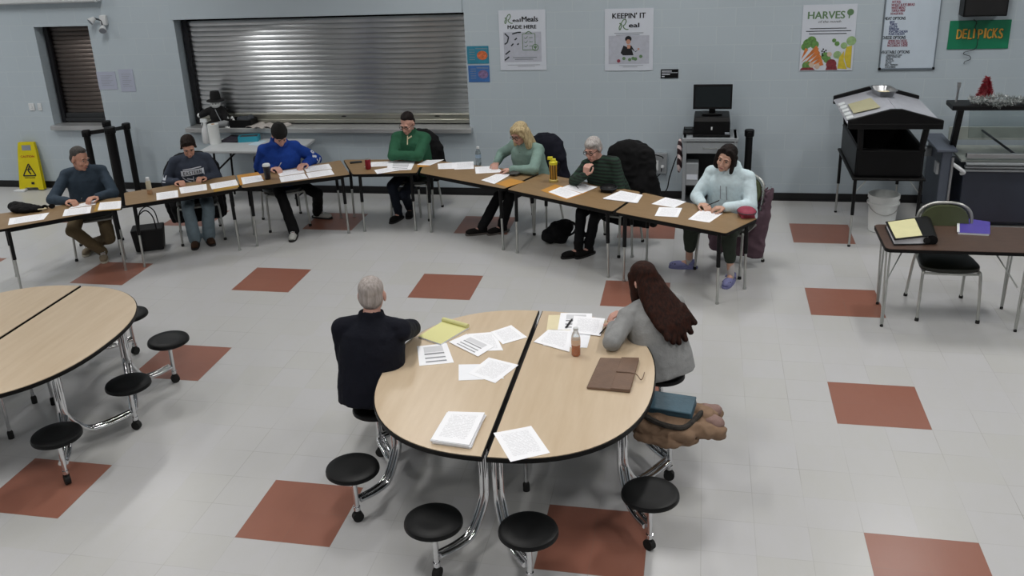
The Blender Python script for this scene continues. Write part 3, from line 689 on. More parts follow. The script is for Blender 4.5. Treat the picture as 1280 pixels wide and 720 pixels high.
prints(o, 'leaves', GR, [circ(x * w, z * h, r) for x, z, r in ((-.37, .42, .05), (-.3, .46, .05), (-.24, .40, .045), (-.42, .37, .04), (-.02, .22, .045), (.02, .17, .04), (-.36, .08, .05), (.12, .46, .022), (.18, .41, .026))], T)
T = pl_T(th + .0006)
prints(o, 'carrots', OR, [cone(-.18 + .03 * q, .36 - .06 * q, -.47 + .06 * q, .13 - .02 * q, .026) for q in range(5)] + [cone(-.38, .34, -.47, .18, .02)], T)
T = pl_T(th + .0012)
prints(o, 'bananas', YE, [[(w * .46, h * .38), (w * .36, h * .36), (w * .33, h * .2), (w * .4, h * .05), (w * .47, h * .03)], [(w * .32, h * .3), (w * .24, h * .2), (w * .22, h * .03), (w * .4, h * .02), (w * .33, h * .15)]], T)
prints(o, 'pale_vegetables', LG, [circ(.2 * w, .24 * h, .042), circ(.44 * w, .45 * h, .05), circ(.31 * w, .38 * h, .035)], T)
prints(o, 'red_vegetables', RD, [circ(.1 * w, .1 * h, .055), [(-.49 * w, .01 * h), (-.2 * w, .01 * h), (-.25 * w, .05 * h), (-.45 * w, .05 * h)], [(0, .01 * h), (.22 * w, .01 * h), (.2 * w, .07 * h), (.02 * w, .06 * h)]], T)
T = pl_T(th + .0018)
prints(o, 'onions', CRM, [circ(-.27 * w, .09 * h, .028), circ(-.16 * w, .07 * h, .032, sx=.8), circ(.05 * w, .25 * h, .026)], T)
prints(o, 'berries', 'ink', [circ(x * w, z * h, .009) for x, z in ((-.07, .33), (-.02, .31), (-.05, .29), (-.08, .26), (-.07, .23), (-.09, .3))], T)
# whiteboard
t = thing('whiteboard', 'white board hand-lettered with food option lists, between the produce poster and the green sign', 'whiteboard', (0, 0, 0))
a, b2 = wl(1098, 86), wl(1167, 87); zt = 2.42; x0, x1, z0 = a.x, b2.x, (a.z + b2.z) / 2; t.location = ((x0 + x1) / 2, YW, z0); w = x1 - x0; h = zt - z0
g = G(); g.box((0, -.006, h / 2), (w, .012, h)); g.obj('panel', 'board', t, smooth=0)
g = G()
for c, d in (((0, -.009, .008), (w, .018, .016)), ((0, -.009, h - .008), (w, .018, .016)), ((-w / 2 + .006, -.009, h / 2), (.012, .018, h)), ((w / 2 - .006, -.009, h / 2), (.012, .018, h))): g.box(c, d)
g.obj('aluminium_frame', 'alum', t, smooth=0)
for s in (-1, 1):
    g = G(); g.box((s * (w / 2 - .008), -.01, .01), (.026, .024, .026)); g.obj('corner_cap', 'blackp', t, bevel=.004)
T = M.Translation((0, -.0135, 0)); zpx = lambda y, x=1120: wl(x, y).z - z0; xpx = lambda x, y: wl(x, y).x - (x0 + x1) / 2
hd = G(); rd = G(); bl = G(); gr = G()
for gg, tx, y, xa, xb, hh in ((rd, 'HOT ROLL', 3, 1115, 1126, .026), (rd, 'WHEAT & RYE BREAD', 7, 1114, 1143, .028), (rd, 'WHITE BREAD', 10.5, 1114, 1131, .026), (rd, 'TORTILLA WRAP', 14, 1114, 1131, .026), (rd, 'HOAGIE ROLL', 17.5, 1113, 1129, .024),
                              (hd, 'MEAT OPTIONS', 24, 1105, 1131.5, .032), (bl, 'BEEF', 28, 1112, 1118, .024), (bl, 'TURKEY', 31, 1112, 1121, .024), (bl, 'SALAMI', 34, 1111, 1121, .024), (bl, 'PEPPERONI', 37, 1111, 1123, .024), (bl, 'POPCORN CHICKEN', 40, 1111, 1134, .024), (bl, 'PLAIN CHICKEN', 43, 1110.5, 1130, .024),
                              (hd, 'CHEESE OPTIONS', 48, 1102, 1131.5, .034), (rd, 'AMERICAN CHEESE', 51.5, 1110, 1133, .024), (rd, 'PROVOLONE CHEESE', 54.5, 1109.5, 1134, .024), (rd, 'MOZZARELLA CHEESE', 57.5, 1109, 1134, .024),
                              (hd, 'VEGETABLE OPTIONS', 66, 1101, 1136.5, .032), (gr, 'SHREDDED LETTUCE', 69, 1108, 1127, .018), (gr, 'SLICED TOMATOES', 71.3, 1107, 1125, .018), (gr, 'ONIONS', 73.8, 1107, 1116, .018), (gr, 'PICKLES', 76.2, 1107, 1117, .018), (gr, 'OLIVES', 78.7, 1106.5, 1114, .018), (gr, 'BELL PEPPERS', 81.2, 1106, 1122, .018), (gr, 'CUCUMBERS', 83.8, 1106, 1119, .018)):
    fit_text(gg, tx, xpx(xa, y), xpx(xb, y), zpx(y + .6), hh, T, .04)
for gg, m, nm in ((hd, 'inkd', 'headings'), (rd, 'inkr', 'red_lines'), (bl, 'inkb', 'blue_lines'), (gr, 'inkd', 'grey_lines')): gg.obj(nm, m, t, smooth=0)
# green sign
q = [wl(1187, 26), wl(1266, 24), wl(1258, 61.5), wl(1184, 61.5)]
x0 = (q[0].x + q[3].x) / 2; x1 = (q[1].x + q[2].x) / 2; z0 = q[3].z; h = q[0].z - z0; w = x1 - x0
g = G(); g.box((0, -.004, h / 2), (w, .008, h)); o = tag(g.obj('wall_sign', 'deli', smooth=0), 'green sign with gold capital letters under the black speaker box', 'sign'); o.location = ((x0 + x1) / 2, YW, z0)
def fun(g, txt, xs, z, hh, T):
    for c, xa, xb, dz in xs: fit_text(g, c, xa * w, xb * w, z + dz, hh, T, .035)
lets = [('D', -.365, -.285, 0), ('E', -.27, -.205, .004), ('L', -.175, -.12, -.004), ('I', -.095, -.075, .004), ('P', -.02, .055, -.002), ('I', .085, .11, .006), ('C', .13, .20, .0), ('K', .22, .30, .006), ('S', .32, .385, .0)]
g = G(); fun(g, '', [(c, a + .008, b + .008, d - .006) for c, a, b, d in lets], h * .36, h * .34, pl_T(.008)); g.obj('letter_shadow', 'ink', o, smooth=0)
g = G(); fun(g, '', lets, h * .36, h * .34, pl_T(.0095)); g.obj('lettering', 'gold', o, smooth=0)
# dangling ribbon over the sign
c = [wl(x, y, WALL - .02) for x, y in ((1217, 24), (1221, 28), (1219, 34), (1222, 44), (1221, 58), (1215, 63), (1206, 65), (1205, 68), (1212, 70), (1213, 74), (1206, 77), (1205, 80))]
g = G(); g.tube(spl(c), .0035, 5); tag(g.obj('hanging_ribbon', 'inkd', None, c[0]), 'thin dark curled ribbon hanging down across the green sign', 'ribbon')
# speaker box at the top right
a, b2 = wl(1203, 21, WALL - .2), wl(1258, 21, WALL - .2); t = thing('loudspeaker', 'black loudspeaker box on the wall above the green sign', 'loudspeaker', ((a.x + b2.x) / 2, WALL, a.z))
w = b2.x - a.x; g = G(); g.box((0, -.12, .2), (w, .2, .4)); g.obj('cabinet', 'blackp', t, bevel=.008); g = G(); g.box((0, -.223, .2), (w - .03, .006, .37)); g.obj('grille', 'black', t); g = G(); g.box((0, -.01, .2), (.12, .02, .12)); g.obj('wall_bracket', 'blackm', t)
# white casing top left
t = thing('mounted_screen_casing', 'long white screen casing high on the wall above the narrow shutter', 'projection screen', (-9.75, WALL, 2.385))
x1 = wl(121, 3, WALL - .12).x - (-9.75); zb = wl(100, 2.8, WALL - .12).z - 2.385
g = G(); g.box((x1 / 2 - .8, -.06, zb + .09), (x1 + 1.6, .12, .18)); g.obj('casing', 'whitebox', t, bevel=.02); g = G(); g.box((x1 - .01, -.067, zb + .09), (.024, .13, .19)); g.obj('end_cap', 'whitebox', t, bevel=.01); g = G(); g.box((x1 / 2 - .8, -.06, zb - .004), (x1 + 1.5, .02, .014)); g.obj('pull_bar', 'white', t)
# emergency light
c = wl(127, 25); t = thing('emergency_spotlight', 'small white twin-head emergency light beside the narrow shutter', 'emergency light', (c.x, WALL, c.z))
g = G(); g.box((.05, -.03, .0), (.09, .06, .13)); g.obj('housing', 'white', t, bevel=.012)
for dx, dz, rx in ((-.06, .03, -.5), (.04, -.08, .3)):
    g = G(); p = V((dx, -.06, dz)); d = V((rx, -.7, -.55)).normalized(); g.tube([p, p + d * .05, p + d * .075], [.028, .045, .05], 14); hd = g.obj('lamp_head', 'white', t); g = G(); g.cyl(p + d * .074, p + d * .078, .042, n=14); g.obj('lens', 'inkgray', hd)
    g = G(); g.tube([(.03, -.05, 0), p], .012, 8); g.obj('swivel_arm', 'inkd', t)
# switches
for px, lb in ((40, 'white wall switch plate below the narrow shutter, the larger one on the left'), (50, 'white wall switch plate next to the larger one by the narrow shutter')):
    c = wl(px, 133.5); t = thing('switch_plate', lb, 'light switch', (c.x, YW, c.z - .05)); g = G(); ww = .09 if px == 40 else .06; g.box((0, -.004, .05), (ww, .008, .1)); g.obj('plate', 'white', t, bevel=.003); g = G(); g.box((0, -.010, .052), (.02, .008, .04)); g.obj('rocker', 'whitebox', t, bevel=.002)
# notices
NT = mat('notice_paper', '#aab0c2', .6, var=.02)
for px, lb in (([(121, 90), (144.5, 89.5), (147, 111.5), (124, 112)], 'pale landscape notice taped to the wall beside the narrow shutter'), ([(148, 87), (166.5, 86), (169.5, 114), (152, 115)], 'pale upright notice on the wall, nearer the wide shutter')):
    o, w, h, th = plate('paper_sign', lb, 'notice', px, NT, .003, None)
    g = G()
    for q in range(7): strip(g, [(-w * .32, h * (.78 - q * .09)), (w * (.32 - .1 * (q % 3)), h * (.78 - q * .09))], .004, pl_T(th))
    g.obj('small_print', 'inkgray', o, smooth=0)
# small cards
for px, m, fm, lb in (([(583, 58), (610.5, 57), (611.5, 79), (585, 80)], 'teal', 'food', 'upper teal card with an orange food picture, beside the wide shutter'), ([(585, 82), (611, 81.5), (613, 102), (586.5, 103)], 'blue2', 'foodp', 'lower blue card with a mauve food picture, beside the wide shutter')):
    o, w, h, th = plate('menu_card', lb, 'card', px, m, .004)
    g = G(); flat(g, circ(w * .2, h * .47, h * .26, 14, 1.2), pl_T(th)); g.obj('food_picture', fm, o, smooth=0)
    g = G()
    for q in range(5): strip(g, [(-w * .4, h * (.8 - q * .14)), (-w * .14, h * (.8 - q * .14))], .006, pl_T(th))
    strip(g, [(-w * .1, h * .86), (w * .45, h * .84)], .008, pl_T(th)); g.obj('small_print', 'inkgray', o, smooth=0)
o, w, h, th = plate('wall_plaque', 'small black plaque with pale lines of print above the grey register cart', 'plaque', [(826, 86.5), (848, 86.5), (848, 97.5), (826, 97.5)], 'blackp', .006)
g = G()
for z, a, b in ((.8, -.44, .12), (.62, -.44, .46), (.43, -.44, .02), (.2, -.44, -.28)): strip(g, [(a * w, z * h), (b * w, z * h)], .010 if z != .62 else .005, pl_T(th))
g.obj('pale_print', 'poster', o, smooth=0)
# outlet box with cables
c = wl(824, 203); t = thing('outlet_box', 'grey wall outlet box with looped black cables left of the register cart', 'outlet', (c.x, WALL, c.z))
g = G(); g.box((0, -.03, 0), (.19, .06, .25)); g.obj('box', 'cart', t, bevel=.006)
g = G(); g.box((-.04, -.065, -.02), (.07, .02, .12)); g.obj('receptacle', 'white', t, bevel=.004)
g = G(); g.ell((.045, -.085, -.03), (.022, .03, .022)); g.obj('plug', 'white', t)
g = G(); g.tube(spl([(.05, -.07, .07), (.02, -.09, .10), (-.08, -.08, .11), (-.15, -.05, .02), (-.15, -.04, -.13), (-.1, -.05, -.2), (-.04, -.05, -.18), (.02, -.05, -.12), (.03, -.07, -.05)]), .006, 6); g.tube([(-.1, -.06, .05), (-.09, -.06, -.1), (-.08, -.05, -.19)], .006, 6); g.box((-.08, -.05, -.205), (.035, .03, .04)); g.obj('cable', 'blackm', t)
# ------------------------------------------------------------------ row of work tables
def quadpoly(c, inset):
    n = len(c); m = sum((V((p[0], p[1], 0)) for p in c), V()) / n; out = []
    for p in c:
        d = V((p[0], p[1], 0)) - m; out.append(m + d * (1 - inset / d.length))
    return out
def row_table(label, px, z, extra=None):
    cs = [at(*p, z) if len(p) == 2 else V((p[0], p[1], z)) for p in px]           # BL BR FR FL
    m = sum(cs, V()) / 4; ang = atan2((cs[2] - cs[3]).y, (cs[2] - cs[3]).x)
    t = thing('work_table', label, 'table', (m.x, m.y, 0), ang, 'tables of the curved row')
    Q = M.Rotation(-ang, 3, 'Z'); lc = [Q @ (p - m) for p in cs]; a = quadpoly(lc, .008); b = quadpoly(lc, .005)
    def rounded(q, r):
        o = []
        for i in range(4):
            p, pa, pb = q[i], q[i - 1], q[(i + 1) % 4]; u = (pa - p).normalized(); w = (pb - p).normalized()
            for k in range(5): s = k / 4; o.append(((p + u * r * (1 - s) ** 2 + w * r * s ** 2).x, (p + u * r * (1 - s) ** 2 + w * r * s ** 2).y))
        return o[::-1]
    g = G(); g.prism(rounded(a, .03), z - .026, z); g.obj('tabletop', 'brown', t, smooth=0)
    g = G(); g.prism(rounded(b, .03), z - .028, z - .003); g.obj('edge_band', 'edge', t, smooth=0)
    c = quadpoly(lc, .12)
    g = G()
    for i in range(4):
        p, q = c[i], c[(i + 1) % 4]; d = q - p; mm = (p + q) / 2; g.box((mm.x, mm.y, z - .041), (d.length, .02, .03), rz=atan2(d.y, d.x))
    g.obj('under_edge_shade', 'blackm', t, smooth=0)  # dark frame added to stand for the shading under the tabletop edge
    for p in quadpoly(lc, .10):
        o = p * 1.02
        g = G(); g.cyl((p.x, p.y, z - .03), (o.x, o.y, .0), .0125, n=10); g.lathe([(.016, 0), (.018, .008), (.014, .022)], (o.x, o.y, 0), 10); lg = plab(g.obj('leg', 'grayleg', t), 'bare metal lower leg')
        g = G(); tp = V((p.x, p.y, z - .03)); bt = tp.lerp(V((o.x, o.y, 0)), .47); g.cyl(tp, bt, .0185, n=12); g.obj('leg_sleeve', 'blackm', lg)
    return t
S12 = [(152, 247), (153, 259)]
row_table('tan table at the left end of the row, before the man in the dark sweater', [(-8, 268), (152, 246), (153, 259), (-3, 287.5)], .70)
row_table('tan table with the woman in the printed grey sweatshirt, second from the left end', [(154, 241), (295, 218.5), (298.5, 235.5), (156, 257)], .715)
row_table('tan table with the dark cup and the person in the black beanie', [(298, 221.5), (426, 200), (438, 218), (302, 235)], .70)
row_table('short tan table with the red can in front of the man with crossed arms', [(429, 199.5), (530, 199), (521.5, 216), (440, 218)], .70)
row_table('tan table with the clear water bottle and the blonde woman', [(532, 199), (675, 216), (631, 236), (524, 216)], .70)
row_table('tan table with the yellow drink bottle and the open folder', [(677, 216.5), (802, 240), (766, 264.5), (633, 236.5)], .70)
row_table('tan table at the right end of the row with the pink pouch', [(804, 240.5), (948, 273), (908, 292), (768, 265)], .70)

# ------------------------------------------------------------------ stacking chairs
def stack_chair(label, loc, rot, group=None):
    t = thing('stacking_chair', label, 'chair', (loc[0], loc[1], 0), R(rot), group)
    g = G(); out = []
    for z, s in ((.425, .93), (.432, 1), (.462, 1), (.474, .95), (.478, .8)):
        ring = []
        for q in range(28):
            a = 2 * pi * q / 28; c, sn = cos(a), sin(a); x = .222 * math.copysign(abs(c) ** .55, c); y = .225 * math.copysign(abs(sn) ** .55, sn)
            ring.append(V((x * s * (1 - .12 * (y / .225)), y * s, z - (.012 * (1 - (2 * x / .44) ** 2) if z > .47 else 0))))
        out.append(ring)
    g.rings(out); plab(g.obj('seat', 'olived', t), 'very dark olive seat pad')
    g = G(); g.tube(spl([(-.2, .2, .43), (-.21, -.15, .418), (-.17, -.205, .416), (.17, -.205, .416), (.21, -.15, .418), (.2, .2, .43)], 5), .011, 8); g.obj('seat_frame', 'silver', t)
    for s in (-1, 1):
        g = G(); g.tube(spl([(s * .205, -.17, .425), (s * .222, -.205, .39), (s * .235, -.25, .012)], 6), .0125, 9); g.lathe([(.016, 0), (.017, .012), (.012, .02)], (s * .2355, -.251, 0), 9); lg = g.obj('leg', 'silver', t)
        g = G(); g.lathe([(.017, 0), (.018, .014), (.014, .03)], (s * .2355, -.251, 0), 10); g.obj('rubber_foot', 'rubber', lg)
        g = G(); g.tube(spl([(s * .2, .19, .44), (s * .213, .215, .36), (s * .228, .285, .012)], 6), .0125, 9); lg = g.obj('leg', 'silver', t)
        g = G(); g.lathe([(.017, 0), (.018, .014), (.014, .03)], (s * .2285, .286, 0), 10); g.obj('rubber_foot', 'rubber', lg)
    g = G(); P = [(-.2, .19, .43), (-.205, .215, .55), (-.215, .235, .70), (-.20, .252, .81), (-.12, .262, .872), (0, .266, .885), (.12, .262, .872), (.20, .252, .81), (.215, .235, .70), (.205, .215, .55), (.2, .19, .43)]
    g.tube(spl(P, 5), .0135, 9); g.obj('back_frame', 'silver', t)
    g = G(); fr = [];
    for off, sc in ((-.022, .86), (-.026, .97), (.0, 1.0), (.018, .97), (.02, .86)):
        ring = []
        for q in range(30):
            a = 2 * pi * q / 30; c, sn = cos(a), sin(a); x = .196 * math.copysign(abs(c) ** .75, c) * sc * (1 if sn > 0 else 1 - .18 * abs(sn)); zz = .700 + .17 * math.copysign(abs(sn) ** .8, sn) * sc
            y = .195 + (zz - .45) * .165 + off; ring.append(V((x, y, zz)))
        fr.append(ring)
    g.rings(fr); g.obj('backrest', 'olive', t)
    return t
# chair jacket: hangs over a chair back, chair coordinates
def jacket(label, loc, rot, m, w=.26, top=.92, hem=.34, bulk=.1, lean=.0, cat='jacket', seed=1, side=0, sleeves=True, name='jacket'):
    g = G(); y0 = .20
    secs = []
    for z, ww, dd in ((hem, w * .92, bulk * .8), (hem + .12, w * .98, bulk * 1.0), (.62, w, bulk * 1.15), (.78, w * .96, bulk * 1.1), (top - .07, w * .8, bulk), (top - .01, w * .5, bulk * .7), (top + .01, w * .2, bulk * .4)):
        secs.append((V((side * (top - z) * .3, y0 + (z - .45) * .17 + .02 - .02 * (z < .5), z)), V((1, 0, 0)), V((0, 1, 0)), ww, dd))
    g.loft(secs, 24, e=2.4)
    if sleeves:
        for s in (-1, 1): g.cap((s * w * .85, y0 + .06, .74), (s * w * 1.0, y0 + .09, .46), .06, .052); g.cap((s * w * 1.0, y0 + .09, .46), (s * w * .93, y0 + .06, hem + .02), .05, .045)
    me = remesh(g, .012, 4, .5, .016, 7, seed)
    o = link_mesh(name, me, m, None, (loc[0], loc[1], 0), R(rot), smooth=180); tag(o, label, cat); return o

# ------------------------------------------------------------------ cafeteria tables with fixed stools
CZ = .70
def cafeteria_table(label, loc):
    t = thing('cafeteria_table', label, 'table', (loc[0], loc[1], 0))
    A, B = .862, .968
    def half(s, a, b, gap, n=40):
        o = []
        for q in range(n + 1):
            th = -pi / 2 + pi * q / n; c, sn = max(0, cos(th)), sin(th); o.append((s * (gap + (a - gap) * c ** (2 / 2.35)), b * math.copysign(abs(sn) ** (2 / 2.35), sn)))
        if s < 0: o = o[::-1]
        return o
    for s in (-1, 1):
        g = G(); g.prism(half(s, A, B, .017), CZ - .02, CZ); tt = g.obj('tabletop', 'oak', t, smooth=30)
        g = G(); g.prism(half(s, A + .008, B + .008, .011), CZ - .03, CZ - .004); g.obj('edge_band', 'edge', tt, smooth=30)
        g = G(); g.box((s * .3, 0, CZ - .045), (.05, 1.5, .03)); g.box((s * .45, .5, CZ - .045), (.5, .05, .03)); g.box((s * .45, -.5, CZ - .045), (.5, .05, .03)); g.obj('underframe', 'blackm', t, smooth=0)
        g = G(); g.box((s * .035, 0, CZ - .05), (.04, 1.6, .05)); g.obj('hinge_rail', 'blackm', t, smooth=0)
        for e in (-1, 1):
            g = G(); x, y = s * .085, e * .25; g.cyl((x, y, CZ - .03), (x, y, .03), .0125, n=10); lg = g.obj('center_leg', 'chrome', t)
            g = G(); g.lathe([(.022, 0), (.022, .05), (.014, .065)], (x, y, 0), 12); g.obj('rubber_foot', 'rubber', lg)
    stools = []
    for sx in (-1, 1):
        for x, y in ((.262, 1.142), (.88, .715), (.965, 0), (.88, -.715), (.262, -1.142)): stools.append((sx * x, y))
    sr = .162
    for x, y in stools:
        g = G(); g.lathe([(.02, .352), (sr * .9, .352), (sr, .362), (sr, .374), (sr * .97, .386), (sr * .88, .393), (sr * .5, .39), (.01, .388)], (x, y, 0), 36); g.obj('stool_seat', 'stool', t)
        g = G(); g.lathe([(.065, .352), (.05, .335), (.03, .318), (.018, .30)], (x, y, 0), 16); g.obj('seat_mount', 'blackp', t)
        g = G(); g.cyl((x, y, .31), (x, y, .075), .016, n=12); g.lathe([(.021, .08), (.021, .105)], (x, y, 0), 12); po = g.obj('stool_post', 'chrome', t)
        g = G(); d = V((x, y, 0)).normalized(); n = V((-d.y, d.x, 0)); c = V((x, y, .034)); g.cyl(c - n * .018, c + n * .018, .034, n=16); g.box((x, y, .07), (.03, .03, .03)); g.obj('caster', 'rubber', po)
    def arm(a, b):      # twin bent tubes from under the top to a stool post
        a = V((a[0], a[1], 0)); b = V((b[0], b[1], 0)); d = (b - a).normalized(); n = V((-d.y, d.x, 0)); L = (b - a).length
        for o in (-.02, .02):
            p = a + n * o; q = b + n * o * .9
            g = G(); g.tube(spl([p + V((0, 0, CZ - .03)), p + V((0, 0, .45)), p + d * L * .04 + V((0, 0, .33)), p + d * L * .3 + V((0, 0, .17)), p + d * L * .6 + V((0, 0, .14)), q + V((0, 0, .15))], 6), .0155, 10); g.obj('frame_tube', 'chrome', t)
    for sx in (-1, 1):
        for sy in (-1, 1):
            arm((sx * .04, sy * .84), (sx * .25, sy * 1.135)); arm((sx * .70, sy * .40), (sx * .868, sy * .70)); arm((sx * .70, sy * .40), (sx * .95, sy * .02))
    return t
CT = V((-2.082, -5.11, 0)); LT = V((-5.93, -5.02, 0))
cafeteria_table('maple oval cafeteria table with fixed black stools, seating the man in navy', CT)
cafeteria_table('empty maple oval cafeteria table with fixed black stools, cut off by the left edge', LT)

# ------------------------------------------------------------------ right-hand table
zr = .70; t = thing('folding_table', 'dark walnut rectangular table holding a binder and a purple notebook', 'table', (1.12, -2.3, 0))
g = G(); x0, x1, y0, y1 = .512 - 1.12, 1.76 - 1.12, -2.632 + 2.3, -2.02 + 2.3; r = .05
poly = []
for cx, cy, a0 in ((x1 - r, y1 - r, 0), (x0 + r, y1 - r, 90), (x0 + r, y0 + r, 180), (x1 - r, y0 + r, 270)):
    for q in range(6): a = R(a0 + 18 * q); poly.append((cx + r * cos(a), cy + r * sin(a)))
g.prism(poly, zr - .024, zr); g.obj('tabletop', 'walnut', t, smooth=0)
m_ = [(x * 1.008, y * 1.012) for x, y in poly]; g = G(); g.prism(m_, zr - .03, zr - .004); g.obj('edge_band', 'edge', t, smooth=0)
for lx, px in ((-1, ((1096, 380), (1101, 408))), (1, ((1251, 386), (1268, 414.5)))):
    for j, p in enumerate(px):
        b = at(*p) - V((1.12, -2.3, 0)); yy = y1 - .07 if j == 0 else y0 + .06; tx = b.x - lx * (-.012)
        for o in (0, .03):
            g = G(); g.tube([(tx + o, yy, zr - .03), (b.x + o * .3, b.y, .015)], .0085, 8); lg = g.obj('leg', 'grayleg', t)
        g = G(); g.lathe([(.013, 0), (.014, .014), (.01, .024)], (b.x + .004, b.y, 0), 10); g.obj('rubber_foot', 'rubber', lg)
    g = G(); g.tube([(tx - lx * .22, 0, zr - .03), (b.x - lx * .01, y0 + .1, .36)], .006, 6); g.obj('folding_brace', 'grayleg', t)
    g = G(); g.tube([(tx, y1 - .07, zr - .045), (tx, y0 + .06, zr - .045)], .008, 6); g.obj('leg_crossbar', 'grayleg', t)
stack_chair('olive padded chair with silver frame pushed in behind the dark walnut table', (1.08, -2.215), 0)

# ------------------------------------------------------------------ stand with the roofed bin
t = thing('display_table', 'small dark-topped table carrying the roofed black bin', 'table', (.84, -.13, 0)); zt = .735
g = G(); g.box((0, 0, zt - .013), (.68, 1.19, .026)); g.obj('tabletop', 'edge', t, bevel=.012)
for sx in (-1, 1):
    for sy in (-1, 1):
        x, y = sx * .305, sy * .555; g = G(); g.cyl((x, y, zt - .02), (x * 1.01, y, 0), .0115, n=10); lg = plab(g.obj('leg', 'grayleg', t), 'bare metal lower leg'); g = G(); g.cyl((x, y, zt - .02), (x, y, .34), .017, n=10); g.obj('leg_sleeve', 'blackm', lg); g = G(); g.lathe([(.014, 0), (.016, .01), (.012, .02)], (x * 1.01, y, 0), 10); g.obj('glide', 'rubber', lg)
    g = G(); g.tube([(sx * .2, -.555, zt - .03), (sx * .3, -.555, zt - .16)], .005, 6); g.obj('brace', 'grayleg', t)
t = thing('roofed_food_bin', 'black food bin with a gabled cloudy roof on posts, on the small dark table', 'food stand', (.84, -.13, zt))
hx, hy, hb = .30, .52, .27
g = G()
for c, d in (((0, -hy, hb / 2), (2 * hx, .03, hb)), ((0, hy, hb / 2), (2 * hx, .03, hb)), ((-hx, 0, hb / 2), (.03, 2 * hy, hb)), ((hx, 0, hb / 2), (.03, 2 * hy, hb)), ((0, 0, .02), (2 * hx, 2 * hy, .04))): g.box(c, d)
g.obj('bin', 'blackp', t, bevel=.01)
g = G(); g.tube([(-hx, -hy, hb), (hx, -hy, hb), (hx, hy, hb), (-hx, hy, hb)], .02, 8, True); g.obj('rim', 'blackp', t)
for sx in (-1, 1):
    for sy in (-1, 1):
        g = G(); g.tube([(sx * (hx - .02), sy * hy * .98, hb), (sx * (hx + .0), sy * (hy + .02), .50)], .03, 8); g.obj('post', 'blackp', t)
ze, za, rw = .50, .66, .43
for y in (-.60, .56):
    g = G(); g.hexa([(-rw, y - .02, ze), (rw, y - .02, ze), (rw, y + .02, ze), (-rw, y + .02, ze)], [(-rw, y - .02, ze + .055), (rw, y - .02, ze + .055), (rw, y + .02, ze + .055), (-rw, y + .02, ze + .055)])
    vs = [(-rw, ze + .05), (rw, ze + .05), (rw, ze + .085), (.05, za + .035), (-.05, za + .035), (-rw, ze + .085)]
    g.add([(x, y - .02, z) for x, z in vs] + [(x, y + .02, z) for x, z in vs], [(0, 1, 2, 3, 4, 5), (11, 10, 9, 8, 7, 6)] + [(i, i + 6, (i + 1) % 6 + 6, (i + 1) % 6) for i in range(6)]); g.obj('gable_board', 'blackp', t, smooth=0, bevel=.006)
for s in (-1, 1):
    g = G(); vs = [(s * rw, -.58, ze + .04), (s * .03, -.58, za - .01), (s * .03, .54, za - .01), (s * rw, .54, ze + .04)]; g.hexa(vs, [(a, b, c + .008) for a, b, c in vs]); g.obj('roof_panel', 'acry', t, smooth=0)
g = G(); g.box((0, -.02, za - .012), (.07, 1.12, .012)); g.obj('ridge_strip', 'acry', t, smooth=0)
def roofpt(x, y): return V((.84 + x, -.13 + y, zt + za - .002 - (abs(x) - .03) * (za - ze - .05) / (rw - .03)))
# things lying on the roof
t = thing('steel_pan', 'shallow steel food pan lying on the ridge of the bin roof', 'pan', (.86, .16, zt + za - .004), R(8))
g = G(); out = []
for z, s, hh in ((.0, .8, 0), (.055, 1, 0), (.06, 1.1, 0), (.063, 1.1, 0), (.058, .98, 0), (.006, .78, 0)): out.append([V((.10 * s * math.copysign(abs(cos(a)) ** .5, cos(a)), .17 * s * math.copysign(abs(sin(a)) ** .5, sin(a)), z)) for a in [2 * pi * q / 24 for q in range(24)]])
g.rings(out); g.obj('pan_body', 'steel', t); g = G(); g.box((.02, 0, .012), (.12, .2, .012)); plab(g.obj('pan_contents', 'cream', t, bevel=.004), 'cream card lying in the pan')
q4 = [roofpt(x, y) for x, y in ((-.34, -.30), (-.34, .12), (-.12, .15), (-.10, -.32))]
g = G(); g.hexa([p + V((0, 0, .012)) for p in q4], [p + V((0, 0, .016)) for p in q4]); tag(g.obj('cream_sheet', mat('dull_cream_sheet', '#a9a585', .6, var=.05), None, q4[0], smooth=0), 'cream sheet lying on the left slope of the bin roof', 'sheet')
for i in range(5):
    p = roofpt(-.395, .18 - .155 * i); g = G(); s = (ze + .05 - za) / (rw - .03); z2 = -.055 * s * -1
    lo = [p + V((-.03, -.045, .012 - .03 * .32)), p + V((.03, -.045, .012 + .03 * .32)), p + V((.03, .045, .012 + .03 * .32)), p + V((-.03, .045, .012 - .03 * .32))]
    g.hexa(lo, [q + V((0, 0, .014)) for q in lo]); tag(g.obj('white_card', 'whitebox', None, p, smooth=0), 'small white card, %s along the left edge of the bin roof' % ['rearmost', 'second from the rear', 'middle one', 'second from the front', 'frontmost'][i], 'card', 'white cards along the left roof edge')
# bucket
c = at(1092, 285); t = thing('bucket', 'white plastic bucket on the floor under the roofed bin table', 'bucket', (.92, -.14, 0))
g = G(); g.lathe([(.10, 0), (.128, .005), (.148, .36), (.158, .362), (.158, .40), (.150, .402), (.146, .39), (.124, .02), (.01, .018)], n=32); g.obj('pail', 'bucket', t); g = G(); g.lathe([(.15, .30), (.162, .302), (.162, .318), (.15, .32)], n=32); g.obj('rim_ring', 'bucket', t)
g = G(); g.tube([(.158 * cos(a), .158 * sin(a) , .33 - .12 * sin(max(0, min(pi, a + pi)))) for a in [-pi + pi * q / 16 for q in range(17)]], .004, 6); g.obj('bail_handle', 'grayleg', t)

